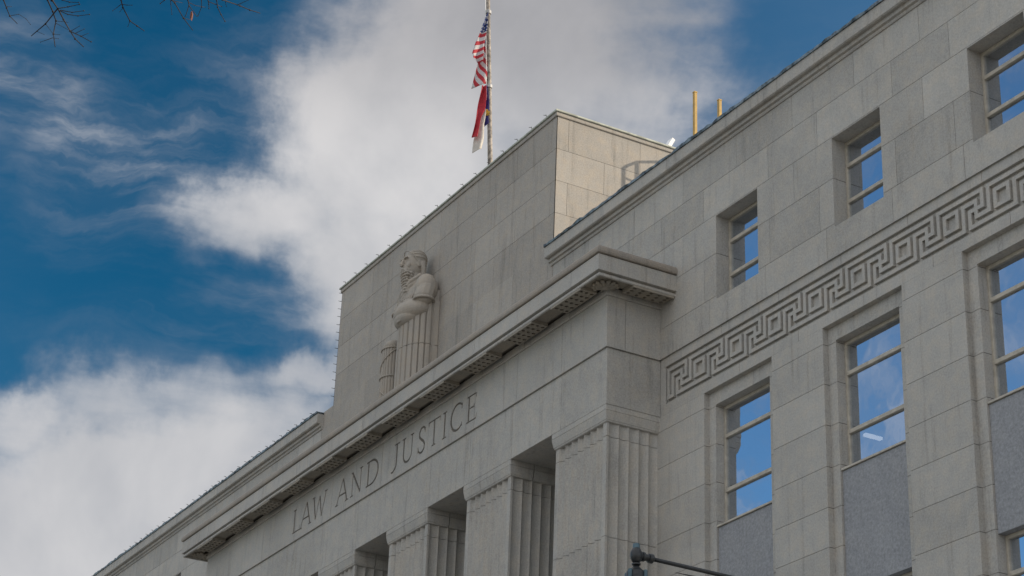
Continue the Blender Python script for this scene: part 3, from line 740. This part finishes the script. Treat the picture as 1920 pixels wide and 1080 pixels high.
# torso and shoulders
D0 = .12
b.ball(L(0, .26+D0, 26.12), (.76, .42, .62), 24, 16)
b.ball(L(.02, .22+D0, 26.42), (.80, .38, .36), 24, 14)
b.ball(L(-.56, .26+D0, 26.30), (.34, .36, .46), 16, 12); b.ball(L(.60, .26+D0, 26.30), (.33, .37, .50), 16, 12)
b.ball(L(0, .30+D0, 26.62), (.38, .32, .24), 16, 10)
# short sleeves ending in a hem, forearms folded across
cap(L(.66, .30+D0, 26.2), L(.70, .38+D0, 25.98), .31, .31); cap(L(-.64, .30+D0, 26.2), L(-.68, .38+D0, 25.98), .31, .30)
for s_ in (-1, 1): b.tube([L(.70*s_+.31*math.cos(2*math.pi*k/20), .38+D0+.31*math.sin(2*math.pi*k/20), 25.86) for k in range(21)], .045, 8, cap=False)
cap(L(.70, .40+D0, 25.80), L(.20, .70+D0, 25.88), .16, .11); cap(L(-.68, .42+D0, 25.78), L(-.05, .74+D0, 25.84), .16, .11)
# cloth gathered over the forearms and drawn down into a point
b.ball(L(.04, .42+D0, 25.62), (.82, .50, .40), 26, 16); b.ball(L(0, .50+D0, 25.42), (.62, .40, .30), 22, 12)
for k_, (w_, z_, d_) in enumerate(((.80, 25.90, .68), (.66, 25.74, .78), (.48, 25.58, .84))):
    pts = [L(-w_+2*w_*i/14, d_+D0-.28*abs(-1+2*i/14)**2, z_-.30*(1-(-1+2*i/14)**2)) for i in range(15)]; roll(pts, .042)
roll([L(-.22, .74+D0, 25.82), L(-.12, .80+D0, 25.55), L(-.06, .76+D0, 25.30)], [.08, .04]); roll([L(.14, .78+D0, 25.84), L(.02, .82+D0, 25.55), L(-.03, .76+D0, 25.30)], [.07, .04])
# mantle rolls crossing the chest from the left shoulder to the right hip
for o_, rr in ((0, .07), (.14, .055), (.27, .045), (.38, .035)):
    roll([L(.48-o_*.3, .40+D0, 26.80-o_*.8), L(.24-o_*.3, .62+D0, 26.62-o_), L(-.08-o_*.2, .72+D0, 26.36-o_), L(-.40, .68+D0, 26.16-o_*.8), L(-.62, .48+D0, 26.06-o_*.6)], rr)
for i in range(7): roll([L(.42-.10*i, .60+.02*i+D0, 26.16), L(.40-.10*i, .70+.015*i+D0, 25.86)], .026)
# neck, head, features
cap(L(0, .42, 26.6), L(0, .50, 26.95), .22, .21)
b.ball(L(0, .55, 27.30), (.275, .355, .46), 22, 16)
b.ball(L(0, .66, 27.12), (.225, .27, .30), 18, 12)
for s_ in (-1, 1):
    b.ball(L(.11*s_, .90, 27.42), (.11, .065, .035), 12, 8)        # brow
    b.ball(L(.115*s_, .83, 27.32), (.05, .035, .024), 10, 6)    # eye
    b.ball(L(.15*s_, .81, 27.18), (.08, .07, .10), 12, 8)          # cheek
    b.ball(L(.28*s_, .52, 27.26), (.04, .085, .12), 10, 8)         # ear
    roll([L(.02*s_, .945, 27.06), L(.12*s_, .90, 27.0), L(.18*s_, .82, 26.88)], [.045, .03])  # moustache
roll([L(0, .89, 27.44), L(0, .95, 27.30), L(0, .995, 27.18)], [.036, .066])
b.ball(L(0, .98, 27.165), (.070, .055, .045), 10, 8)
b.ball(L(0, .91, 26.99), (.08, .045, .026), 10, 6)
# hair combed back from the brow, over the ears, to the nape
b.ball(L(0, .47, 27.43), (.285, .33, .385), 22, 14)
roll([L(-.29, .50, 27.22), L(-.305, .60, 27.36), L(-.26, .76, 27.55), L(-.12, .86, 27.66), L(0, .88, 27.68), L(.12, .86, 27.66), L(.26, .76, 27.55), L(.305, .60, 27.36), L(.29, .50, 27.22)], .018)
for s_ in (-1, 1): roll([L(.29*s_, .40, 27.35), L(.29*s_, .36, 27.1), L(.25*s_, .34, 26.86)], [.085, .08])
for k_ in range(9):
    a = math.pi*(k_+.5)/9
    roll([L(.30*math.cos(a)*math.sin(t_)*1.0, .47+.335*math.cos(t_), 27.43+.30*math.sin(a)*math.sin(t_)+.09*math.sin(a)) for t_ in [.35+.32*q for q in range(8)]], .022)
# beard: rows of spiral locks, longest in the middle
for row in range(8):
    z_ = 26.93-.088*row; w_ = .20-.018*row; n_ = 5 if row < 3 else 4 if row < 6 else 3
    for i in range(n_):
        x_ = -w_+2*w_*i/(n_-1)+(.015 if row % 2 else -.015)
        b.ball(L(x_, .90-.012*row-.55*abs(x_)**1.5, z_), (.050, .075, .036), 10, 8)
    b.ball(L(0, .72-.005*row, z_), (w_+.02, .15, .08), 12, 8)
fig = b.build('figure', M['statue'], ST, smooth=True)
md = fig.modifiers.new('remesh', 'REMESH'); md.mode = 'VOXEL'; md.voxel_size = 0.015; md.use_smooth_shade = True
md = fig.modifiers.new('smooth', 'SMOOTH'); md.factor = 0.4; md.iterations = 1
b = MB(); b.box(SX-1.0, SX+.79, YU-.20, YU+.02, SZ, 25.62); b.box(SX-.95, SX+.76, YU-.16, YU+.015, 25.63, 26.3)
b.build('back_pier', M['statue'], ST, bevel=0.01)
# bundle of rods beside the robe
FX, FD = -1.42, .42
fas = MB()
for i in range(20):
    a = 2*math.pi*i/20; fas.tube([L(FX+.33*math.cos(a), FD+.26*math.sin(a), SZ), L(FX+.33*math.cos(a), FD+.26*math.sin(a), 25.02)], .058, 8)
fas.lathe(L(FX, FD, SZ), [(.28, 0), (.28, 3.06), (.24, 3.12)], 16)
fo = fas.build('rod_bundle', M['statue'], ST, smooth=False)
fas = MB()
for z_ in (24.95, 24.0, 23.05, 22.2): fas.tube([L(FX+.395*math.cos(2*math.pi*k/24), FD+.325*math.sin(2*math.pi*k/24), z_) for k in range(25)], .026, 6, cap=False)
for ph, sg in ((0, 1), (0, -1)):
    fas.tube([L(FX+.39*math.cos(ph+sg*math.pi*k/16), FD+.32*math.sin(ph+sg*math.pi*k/16), 24.95-.95*k/16) for k in range(50)], .022, 6)
fas.build('binding_straps', M['statue'], fo)
fas = MB(); fas.ball(L(FX+.05, FD+.02, 25.08), (.32, .26, .20), 16, 10); fas.box(SX+FX-.34, SX+FX+.02, YU-FD-.16, YU-FD+.04, 24.98, 25.2); fas.tube([L(FX+.40, .18, 24.9), L(FX+.45, .2, 25.45)], [.16, .10], 10)
ax = fas.build('axe_head', M['statue'], fo, smooth=True)

# ------------------------------------------------------------------ flagpole with its two flags
PX = -50.2
FP = empty('flagpole', (PX, 26.55, 29.2), 'weathered tapering flagpole standing on the attic roof', 'flagpole')
def pole_y(z): return 26.67-(z-31.28)*0.0604
b = MB(); zs = [29.21+0.9*i for i in range(13)]
b.tube([(PX, pole_y(z), z) for z in zs], [0.088-0.0022*i for i in range(13)], 14); b.build('pole', M['pole'], FP, smooth=True)
b = MB(); b.lathe((PX, pole_y(29.21), 29.21), [(.24, 0), (.24, .05), (.14, .08), (.12, .3), (.1, .32)], 16); b.build('base_flange', M['galv'], FP)
b = MB(); b.ball((PX, pole_y(40.15), 40.15), .13, 14, 10); b.build('finial', M['yellow'], FP, smooth=True)
b = MB(); b.tube([(PX+0.02, pole_y(z)-0.11, z) for z in (30.3, 33, 36, 39.8)], .008, 5); b.build('halyard', M['white'], FP)
for z in (34.2, 37.0): 
    b = MB(); b.lathe((PX, pole_y(z), z-.06), [(.10, 0), (.105, .02), (.105, .1), (.10, .12)], 14); b.build('clamp_ring', M['galv'], FP)
def interp(A, t):
    x = t*(len(A)-1); i = min(int(x), len(A)-2); f_ = x-i
    return (A[i][0]*(1-f_)+A[i+1][0]*f_, A[i][1]*(1-f_)+A[i+1][1]*f_)
def cloth(name, mat, panels, parent=None, loc=(0,0,0)):
    """panels: (left edge, right edge, x offset, fold amplitude, fold phase, v0 left, v1 left, v0 right, v1 right, canton rows)"""
    V = []; Fc = []; uv = []; ct = []
    for (A, B, xo, amp, ph, vl, vr, cr) in panels:
        NR, NC = 36, 8; base = len(V)
        for i in range(NR+1):
            t = i/NR; a = interp(A, t); c = interp(B, t)
            for j in range(NC+1):
                s = j/NC
                fold = amp*math.sin(math.pi*2*(s*0.9+t*.35)+ph)+.03*math.sin(9*t+5*s+ph)
                V.append((PX+xo+fold+0.10*(s-.5), a[0]*(1-s)+c[0]*s, a[1]*(1-s)+c[1]*s))
                uv.append((s, (vl[0]+(vl[1]-vl[0])*t)*(1-s)+(vr[0]+(vr[1]-vr[0])*t)*s)); ct.append(1.0 if t*NR < cr*NR else 0.0)
        for i in range(NR):
            for j in range(NC):
                q = base+i*(NC+1)+j; Fc.append((q, q+1, q+NC+2, q+NC+1))
    me = bpy.data.meshes.new(name); off = wloc(parent)+Vector(loc)
    me.from_pydata([tuple(Vector(v)-off) for v in V], [], Fc); o = bpy.data.objects.new(name, me); scene.collection.objects.link(o)
    if parent: o.parent = parent
    o.location = loc
    ul = me.uv_layers.new(name='UVMap')
    for lp in me.loops: ul.data[lp.index].uv = uv[lp.vertex_index]
    at = me.attributes.new('canton', 'FLOAT', 'POINT'); at.data.foreach_set('value', ct)
    me.materials.append(mat); me.polygons.foreach_set('use_smooth', [True]*len(me.polygons))
    so = o.modifiers.new('thick', 'SOLIDIFY'); so.thickness = 0.006
    return o
def striped():
    m, t, bs = new_mat('striped_flag_cloth'); uvn = t.nodes.new('ShaderNodeUVMap'); sp = t.nodes.new('ShaderNodeSeparateXYZ'); t.links.new(uvn.outputs[0], sp.inputs[0])
    fr = math_(t, 'FRACT', math_(t, 'MULTIPLY', math_(t, 'ADD', sp.outputs[1], 2.0), 6.5)); red = math_(t, 'LESS_THAN', fr, 0.5)
    c = mixc(t, red, (0.46, 0.44, 0.45), (0.36, 0.018, 0.03))
    vo = t.nodes.new('ShaderNodeTexVoronoi'); vo.inputs['Randomness'].default_value = 0.15; vo.inputs['Scale'].default_value = 1.0
    mp = t.nodes.new('ShaderNodeMapping'); mp.inputs['Scale'].default_value = (3.0, 16.0, 1); t.links.new(uvn.outputs[0], mp.inputs['Vector']); t.links.new(mp.outputs[0], vo.inputs['Vector'])
    star = math_(t, 'LESS_THAN', vo.outputs['Distance'], 0.30)
    blue = mixc(t, star, (0.012, 0.03, 0.14), (0.45, 0.45, 0.48))
    at = t.nodes.new('ShaderNodeAttribute'); at.attribute_name = 'canton'
    t.links.new(mixc(t, math_(t, 'GREATER_THAN', at.outputs['Fac'], 0.5), c, blue), bs.inputs['Base Color'])
    bs.inputs['Roughness'].default_value = 0.8
    return m
USL = [(26.282, 36.963), (26.096, 36.357), (26.009, 36.01), (25.888, 35.635), (25.782, 35.211), (25.827, 35.04), (26.046, 34.915)]
USLr = [(26.302, 36.945), (26.259, 36.414), (26.214, 36.082), (26.185, 35.788), (26.168, 35.531), (26.145, 35.242), (26.122, 34.966)]
USR_l = [(26.283, 36.938), (26.2, 36.362), (26.179, 36.038), (26.182, 35.725), (26.129, 35.33), (26.076, 34.925), (26.022, 34.548), (25.945, 34.029)]
USR_r = [(26.326, 36.954), (26.349, 36.478), (26.373, 36.106), (26.39, 35.734), (26.408, 35.363), (26.42, 34.993), (26.43, 34.654), (26.435, 34.303)]
NCred_l = [(26.206, 34.128), (26.168, 33.796), (26.121, 33.414), (26.068, 32.911), (26.016, 32.532), (25.974, 32.188)]
NCred_r = [(26.344, 34.174), (26.341, 33.73), (26.329, 33.238), (26.207, 32.895), (26.137, 32.51), (26.073, 32.117)]
NCw_l = [(26.299, 33.35), (26.207, 32.895), (26.137, 32.51), (26.073, 32.117), (26.062, 31.636)]
NCw_r = [(26.352, 33.246), (26.358, 32.883), (26.358, 32.52), (26.352, 32.157), (26.321, 31.818)]
NCb_l = [(26.332, 34.158), (26.335, 33.606), (26.329, 33.238), (26.352, 32.881), (26.364, 32.643)]
NCb_r = [(26.416, 34.185), (26.442, 33.764), (26.477, 33.286), (26.474, 32.981), (26.467, 32.748)]
us = cloth('striped_flag', striped(), [
    (USL, USLr, 0.05, .05, 0.3, (1.0, 0.0), (1.0, 0.05), .30),
    (USR_l, USR_r, -0.07, .05, 2.0, (1.0, -.25), (1.0, 0.12), .40)], None, (PX, 26.45, 36.96))
tag(us, 'limp upper flag with red and white stripes and starred blue canton', 'flag', 'flags on the pole')
NC = empty('limp_flag', (PX, 26.4, 34.15), 'narrow limp flag of red, white and blue cloth hanging below the striped flag', 'flag', 'flags on the pole')
cloth('red_field', simple('red_flag_cloth', (0.36, 0.018, 0.03), 0.8), [(NCred_l, NCred_r, 0.02, .05, 1.0, (0,1), (0,1), 0)], NC)
cloth('white_field', simple('white_flag_cloth', (0.52, 0.49, 0.45), 0.8), [(NCw_l, NCw_r, 0.0, .05, 2.6, (0,1), (0,1), 0)], NC)
cloth('blue_field', simple('blue_flag_cloth', (0.035, 0.03, 0.16), 0.8), [(NCb_l, NCb_r, 0.03, .03, 0.0, (0,1), (0,1), 0)], NC)
cloth('gold_scroll', simple('gold_flag_cloth', (0.55, 0.33, 0.05), 0.8), [([(26.385, 33.28), (26.375, 33.19), (26.38, 33.08)], [(26.475, 33.22), (26.478, 33.12), (26.475, 33.04)], 0.09, .015, 0.0, (0,1), (0,1), 0)], NC)

# ------------------------------------------------------------------ things on the roofs
def post(x, y, ztop, label):
    t = empty('roof_post', (x, y, 24.78), label, 'post', 'yellow posts on the wing roof')
    b = MB(); b.box(x-.045, x+.045, y-.045, y+.045, 24.9, ztop); b.build('post', M['yellow'], t, bevel=0.008)
    b = MB(); b.box(x-.05, x+.05, y-.05, y+.05, ztop+0.002, ztop+.03); b.build('end_cap', M['yellow'], t)
    b = MB(); b.box(x-.14, x+.14, y-.14, y+.14, 24.785, 24.9); b.build('foot_plate', M['galv'], t)
post(-38.45, 26.5, 28.06, 'taller of the two yellow posts rising behind the wing cornice')
post(-37.33, 26.5, 27.26, 'shorter yellow post rising behind the wing cornice, further right')
RL = empty('roof_handrail', (-42.0, 29.5, 24.8), 'curved metal ladder handrail on the wing roof that throws its shadow on the attic flank', 'handrail')
for dx in (0.0,):
    b = MB(); x = -42.0+dx
    arcp = [(x, 28.87, 28.9), (x, 29.0, 29.02), (x, 29.32, 29.24), (x, 29.9, 29.42), (x, 30.6, 29.62), (x, 31.3, 29.72)]
    b.tube(arcp, .045, 8); b.build('curved_rail', M['galv'], RL, smooth=True)
    for y_, zt in ((28.87, 28.9), (29.32, 29.22), (31.3, 29.7)):
        b = MB(); b.tube([(x, y_, 24.8), (x, y_, zt)], .042, 8); b.build('upright', M['galv'], RL, smooth=True)
    for z_ in (28.55, 27.6, 26.6, 25.6):
        b = MB(); b.tube([(x, 28.9, z_+.05), (x, 29.32, z_)], .03, 8); b.build('rung', M['galv'], RL, smooth=True)
WV = empty('roof_floodlight', (-44.1, 29.4, 29.21), 'small white tilted floodlight at the back corner of the attic roof', 'floodlight')
b = MB(); b.tube([(-44.1, 29.4, 29.21), (-44.1, 29.4, 29.95)], .03, 8); b.build('bracket', M['galv'], WV)
b = MB()
q = Matrix.Rotation(R(-28), 4, 'X')
for v in [(-.13,-.10,-.02),(.13,-.10,-.02),(.13,.02,-.02),(-.13,.02,-.02),(-.13,-.10,.38),(.13,-.10,.38),(.13,.02,.38),(-.13,.02,.38)]:
    p = q @ Vector(v); b.v.append((p.x-44.1, p.y+29.4, p.z+29.90))
b.f += [(0,3,2,1),(4,5,6,7),(0,1,5,4),(1,2,6,5),(2,3,7,6),(3,0,4,7)]; b.t += [0]*6
b.build('housing', M['white'], WV, bevel=0.01)
# lit ceiling panel seen through a lower window
b = MB(); b.box(-32.25, -32.15, 26.64, 27.10, 16.30, 16.36); tag(b.build('ceiling_light', M['tube']), 'small lit ceiling light seen through the lower middle window', 'ceiling light')

# ------------------------------------------------------------------ street lamp in the foreground
LC_ = Vector((-20.779, 13.402, 8.039))
SL = empty('street_lamp', (-20.85, 15.9, -1.485), 'dark iron street lamp with ball fitting and pendant hood on a long arm', 'street lamp')
b = MB(); b.lathe(LC_, [(.03, -.105), (.055, -.085), (.076, -.04), (.082, 0), (.074, .04), (.052, .085), (.042, .095)], 24); bf = b.build('ball_fitting', M['lamp'], SL, smooth=True)
b = MB(); b.lathe(LC_, [(.046, .092), (.046, .135), (.042, .15), (.018, .16)], 20); b.build('top_plug', M['lampcap'], bf, smooth=False)
AD = Vector((0, 1, -.012)).normalized()
b = MB()
b.lathe(LC_+AD*.05, [(.05, 0), (.05, .03), (.062, .035), (.062, .065), (.045, .07), (.045, .13), (.060, .135), (.064, .19), (.05, .20), (.03, .215)], 20, AD); b.build('arm_collar', M['lamp'], SL)
b = MB(); b.tube([LC_+AD*.24, LC_+AD*1.4, LC_+AD*2.5], .028, 14); b.build('arm', M['lamp'], SL, smooth=True)
b = MB(); b.tube([(-20.83, 14.04, 7.943), (-20.83, 14.45, 7.945), (-20.84, 15.2, 7.86), (-20.85, 15.82, 7.5)], [.004, .013, .014, .014], 8); b.build('brace', M['lamp'], SL, smooth=True)
b = MB(); b.lathe(LC_, [(.028, -.10), (.058, -.112), (.058, -.128), (.03, -.14), (.045, -.155), (.085, -.20), (.125, -.225), (.135, -.30), (.17, -.33), (.24, -.42), (.25, -.50), (.22, -.52)], 28); hd = b.build('hood', M['lamp'], SL, smooth=False)
for k_ in range(4):
    a = R(25+90*k_); b = MB(); c = LC_+Vector((math.cos(a)*.14, math.sin(a)*.14, -.275)); b.lathe(c, [(.022, -.06), (.028, -.05), (.028, .05), (.018, .062)], 10); b.build('clamp', M['lampcap'], hd)
b = MB(); b.lathe(LC_, [(.21, -.52), (.235, -.62), (.22, -.76), (.15, -.90), (.06, -.97), (.02, -.98)], 24); b.build('globe', M['shade'], SL, smooth=True)
b = MB(); b.lathe((-20.85, 15.9, -1.485), [(.24, 0), (.24, .1), (.2, .14), (.18, .7), (.13, .8), (.12, .9), (.085, 1.0), (.06, 9.3), (.075, 9.35), (.075, 9.5), (.03, 9.56)], 20); b.build('post', M['lamp'], SL, smooth=False)

# ------------------------------------------------------------------ bare tree whose twigs hang into the top left corner
TW = [(2.5,[(-7.615,1.606,4.868),(-7.705,1.634,4.883),(-7.791,1.671,4.903),(-7.857,1.705,4.909),(-7.887,1.751,4.9)]),(1.2,[(-7.781,1.668,4.902),(-7.781,1.688,4.911)]),(1.2,[(-7.857,1.705,4.909),(-7.845,1.74,4.924),(-7.859,1.779,4.921),(-7.862,1.803,4.901)]),(4.5,[(-7.48,1.741,4.886),(-7.514,1.777,4.874),(-7.579,1.814,4.878),(-7.626,1.856,4.875)]),(3,[(-7.626,1.856,4.875),(-7.792,1.853,4.884),(-7.834,1.808,4.826)]),(3,[(-7.529,1.77,4.879),(-7.606,1.801,4.889),(-7.687,1.851,4.891),(-7.717,1.879,4.868),(-7.727,1.879,4.805),(-7.638,1.874,4.689)]),(1.5,[(-7.713,1.875,4.776),(-7.76,1.836,4.765)]),(1.2,[(-7.727,1.879,4.805),(-7.677,1.896,4.78)]),(3,[(-7.626,1.856,4.875),(-7.656,1.896,4.848),(-7.61,1.921,4.772),(-7.533,1.929,4.693),(-7.411,1.939,4.591)]),(2.2,[(-7.61,1.921,4.772),(-7.501,1.944,4.695),(-7.386,1.961,4.611)]),(1.4,[(-7.56,1.932,4.737),(-7.496,1.953,4.733)]),(1.4,[(-7.604,1.923,4.769),(-7.539,1.941,4.767)]),(1.2,[(-7.495,1.945,4.693),(-7.455,1.961,4.691)]),(2.2,[(-7.626,1.856,4.875),(-7.532,1.876,4.839),(-7.412,1.894,4.792)]),(2,[(-7.618,1.868,4.866),(-7.544,1.901,4.826),(-7.437,1.923,4.783)]),(2,[(-7.629,1.868,4.869),(-7.594,1.896,4.841),(-7.521,1.923,4.803),(-7.418,1.945,4.762)]),(1.2,[(-7.717,1.879,4.868),(-7.63,1.911,4.825)]),(1.2,[(-7.792,1.853,4.884),(-7.742,1.876,4.82)]),(1.2,[(-7.725,1.881,4.862),(-7.631,1.916,4.789)]),(2,[(-7.451,1.802,4.847),(-7.506,1.84,4.847),(-7.472,1.864,4.826),(-7.4,1.886,4.792)]),(1.1,[(-7.834,1.827,4.86),(-7.782,1.852,4.822)]),(1.1,[(-7.713,1.875,4.776),(-7.667,1.89,4.752)]),(2.5,[(-6.999,1.945,4.652),(-7.092,1.982,4.668),(-7.159,2.013,4.68),(-7.228,2.071,4.67),(-7.224,2.104,4.654),(-7.215,2.136,4.635)]),(1.4,[(-7.131,2.003,4.675),(-7.124,2.02,4.674),(-7.113,2.038,4.674)]),(1.4,[(-7.136,1.998,4.677),(-7.235,1.993,4.697)]),(1.2,[(-7.164,2.016,4.681),(-7.21,2.017,4.687)]),(1.2,[(-7.228,2.071,4.67),(-7.24,2.069,4.647)]),(2,[(-7.014,2.146,4.727),(-7.094,2.169,4.737),(-7.117,2.159,4.728)]),(2.6,[(-7.014,2.146,4.727),(-7.122,2.209,4.767),(-7.164,2.236,4.786),(-7.327,2.335,4.832),(-7.388,2.404,4.826)]),(1.4,[(-7.1,2.194,4.756),(-7.161,2.219,4.77),(-7.253,2.258,4.783)]),(2.4,[(-7.097,2.253,4.813),(-7.197,2.303,4.843),(-7.263,2.333,4.86),(-7.388,2.416,4.902)]),(1.6,[(-7.256,2.33,4.858),(-7.326,2.343,4.846),(-7.327,2.335,4.832)]),(1.8,[(-7.183,2.358,4.899),(-7.265,2.386,4.911),(-7.337,2.414,4.923),(-7.387,2.419,4.907)]),(1.4,[(-7.223,2.315,4.85),(-7.289,2.368,4.889),(-7.354,2.436,4.94)]),(1.3,[(-7.136,2.22,4.775),(-7.198,2.279,4.82)]),(1.3,[(-7.327,2.335,4.832),(-7.379,2.392,4.87)]),(2,[(-7.202,2.384,4.92),(-7.294,2.425,4.941),(-7.341,2.447,4.952),(-7.383,2.464,4.959)]),(2.2,[(-7.231,2.426,4.952),(-7.327,2.476,4.977),(-7.401,2.509,4.992),(-7.471,2.553,5.008),(-7.513,2.59,5.007)]),(1.7,[(-7.309,2.431,4.944),(-7.366,2.485,4.98),(-7.407,2.53,5.007)]),(2.6,[(-7.202,2.384,4.92),(-7.343,2.508,4.999),(-7.421,2.62,5.051),(-7.448,2.679,5.064),(-7.439,2.728,5.059)]),(1.6,[(-7.415,2.603,5.045),(-7.353,2.633,5.049)]),(1.2,[(-7.365,2.53,5.011),(-7.418,2.556,5.022)]),(1.1,[(-7.421,2.62,5.051),(-7.446,2.644,5.058)])]
LIMB = [(-7.43, 1.007, 4.737), (-7.256, 1.272, 4.664), (-7.48, 1.741, 4.886), (-6.966, 1.934, 4.651), (-6.984, 2.135, 4.724), (-7.184, 2.376, 4.918)]

TB = Vector((-9.6, -0.9, -1.5))
TR = empty('bare_tree', TB, 'bare winter tree whose thin twigs hang into the top left corner of the sky', 'tree')
rt = random.Random(5)
trunk = [TB, TB+Vector((.05,.05,1.6)), TB+Vector((-.05,.12,3.4)), TB+Vector((.1,.2,5.2)), TB+Vector((0,.1,7.4)), TB+Vector((.1,.0,9.6))]
b = MB(); b.tube(trunk, [.26, .20, .17, .14, .09, .03], 12); b.build('trunk', M['bark'], TR, smooth=True)
def limb(a, pts, r0, r1, name='branch'):
    b = MB(); P = [Vector(a)]+[Vector(p) for p in pts]; n = len(P)
    b.tube(P, [r0+(r1-r0)*i/(n-1) for i in range(n)], 7); return b
lb = limb(trunk[2]+Vector((0,0,1.1)), [(-9.0, 0.1, 4.6)]+[tuple(p) for p in LIMB], .06, .012); lb.build('branch', M['bark'], TR, smooth=True)
links = [(3, LIMB[2]), (19, LIMB[2])]
groups = [(0, 3), (3, 22), (22, 27), (27, 36), (36, 42)]
for (g0, g1) in groups:
    b = MB()
    for (w, pts) in TW[g0:min(g1, len(TW))]:
        r = w*0.00115
        b.tube(pts, [r*(1-.45*i/(len(pts)-1)) for i in range(len(pts))], 5)
        if (Vector(pts[0])-Vector(LIMB[0])).length < 99 and pts[0][2] > 4.9-0.0 and w >= 2:
            # carry the twig up to the nearest point of the limb
            best = min(LIMB, key=lambda q: (Vector(q)-Vector(pts[0])).length)
            b.tube([pts[0], (Vector(pts[0])*.5+Vector(best)*.5)+Vector((0,0,.03)), best], [r, r*1.2, r*1.5], 5)
        for p in pts[1:-1]: b.ball(p, r*1.5, 6, 4)
        if w < 2.4: b.ball(pts[-1], r*1.35, 6, 4)
    b.build('twig', M['bark'], TR, smooth=True)
b = MB(); c = Vector((-7.404, 2.396, 4.907)).normalized()*8.9
lv = [c+Vector((0,0,.022)), c+Vector((.004,.004,.010)), c+Vector((.003,.004,-.010)), c+Vector((.001,.003,-.024)), c+Vector((-.003,-.002,-.010)), c+Vector((-.002,-.002,.012))]
b.solid(lv+[v+Vector((.004,-.006,0)) for v in lv], [(0,1,2,3,4,5),(11,10,9,8,7,6)]+[(i,(i+1)%6,(i+1)%6+6,i+6) for i in range(6)]); b.build('dead_leaf', M['leaf'], TR)
for k_ in range(16):                      # the rest of the crown, out of the photograph
    z_ = 3.6+k_*.38; a = R(110+ k_*47 % 230); ln = 2.6-.09*k_
    o_ = TB+Vector((.02,.1,z_)); d_ = Vector((math.cos(a), math.sin(a), .55))
    if d_.x > 0.1 and d_.y > -0.2: d_.x *= -1
    p1 = o_+d_*ln*.4+Vector((rt.uniform(-.15,.15), rt.uniform(-.15,.15), 0)); p2 = o_+d_*ln*.75+Vector((rt.uniform(-.2,.2), rt.uniform(-.2,.2), .1)); p3 = o_+d_*ln+Vector((0,0,.3))
    b = limb(o_, [p1, p2, p3], .05, .008)
    for q in range(7):
        s_ = Vector(p1).lerp(Vector(p3), q/7); e_ = s_+Vector((rt.uniform(-.6,.3), rt.uniform(-.6,.4), rt.uniform(.1,.6)))
        b.tube([s_, (s_+e_)/2+Vector((0,0,-.05)), e_], [.01, .006, .003], 4)
    b.build('branch', M['bark'], TR, smooth=True)
# ground before and beside the building for any other viewpoint
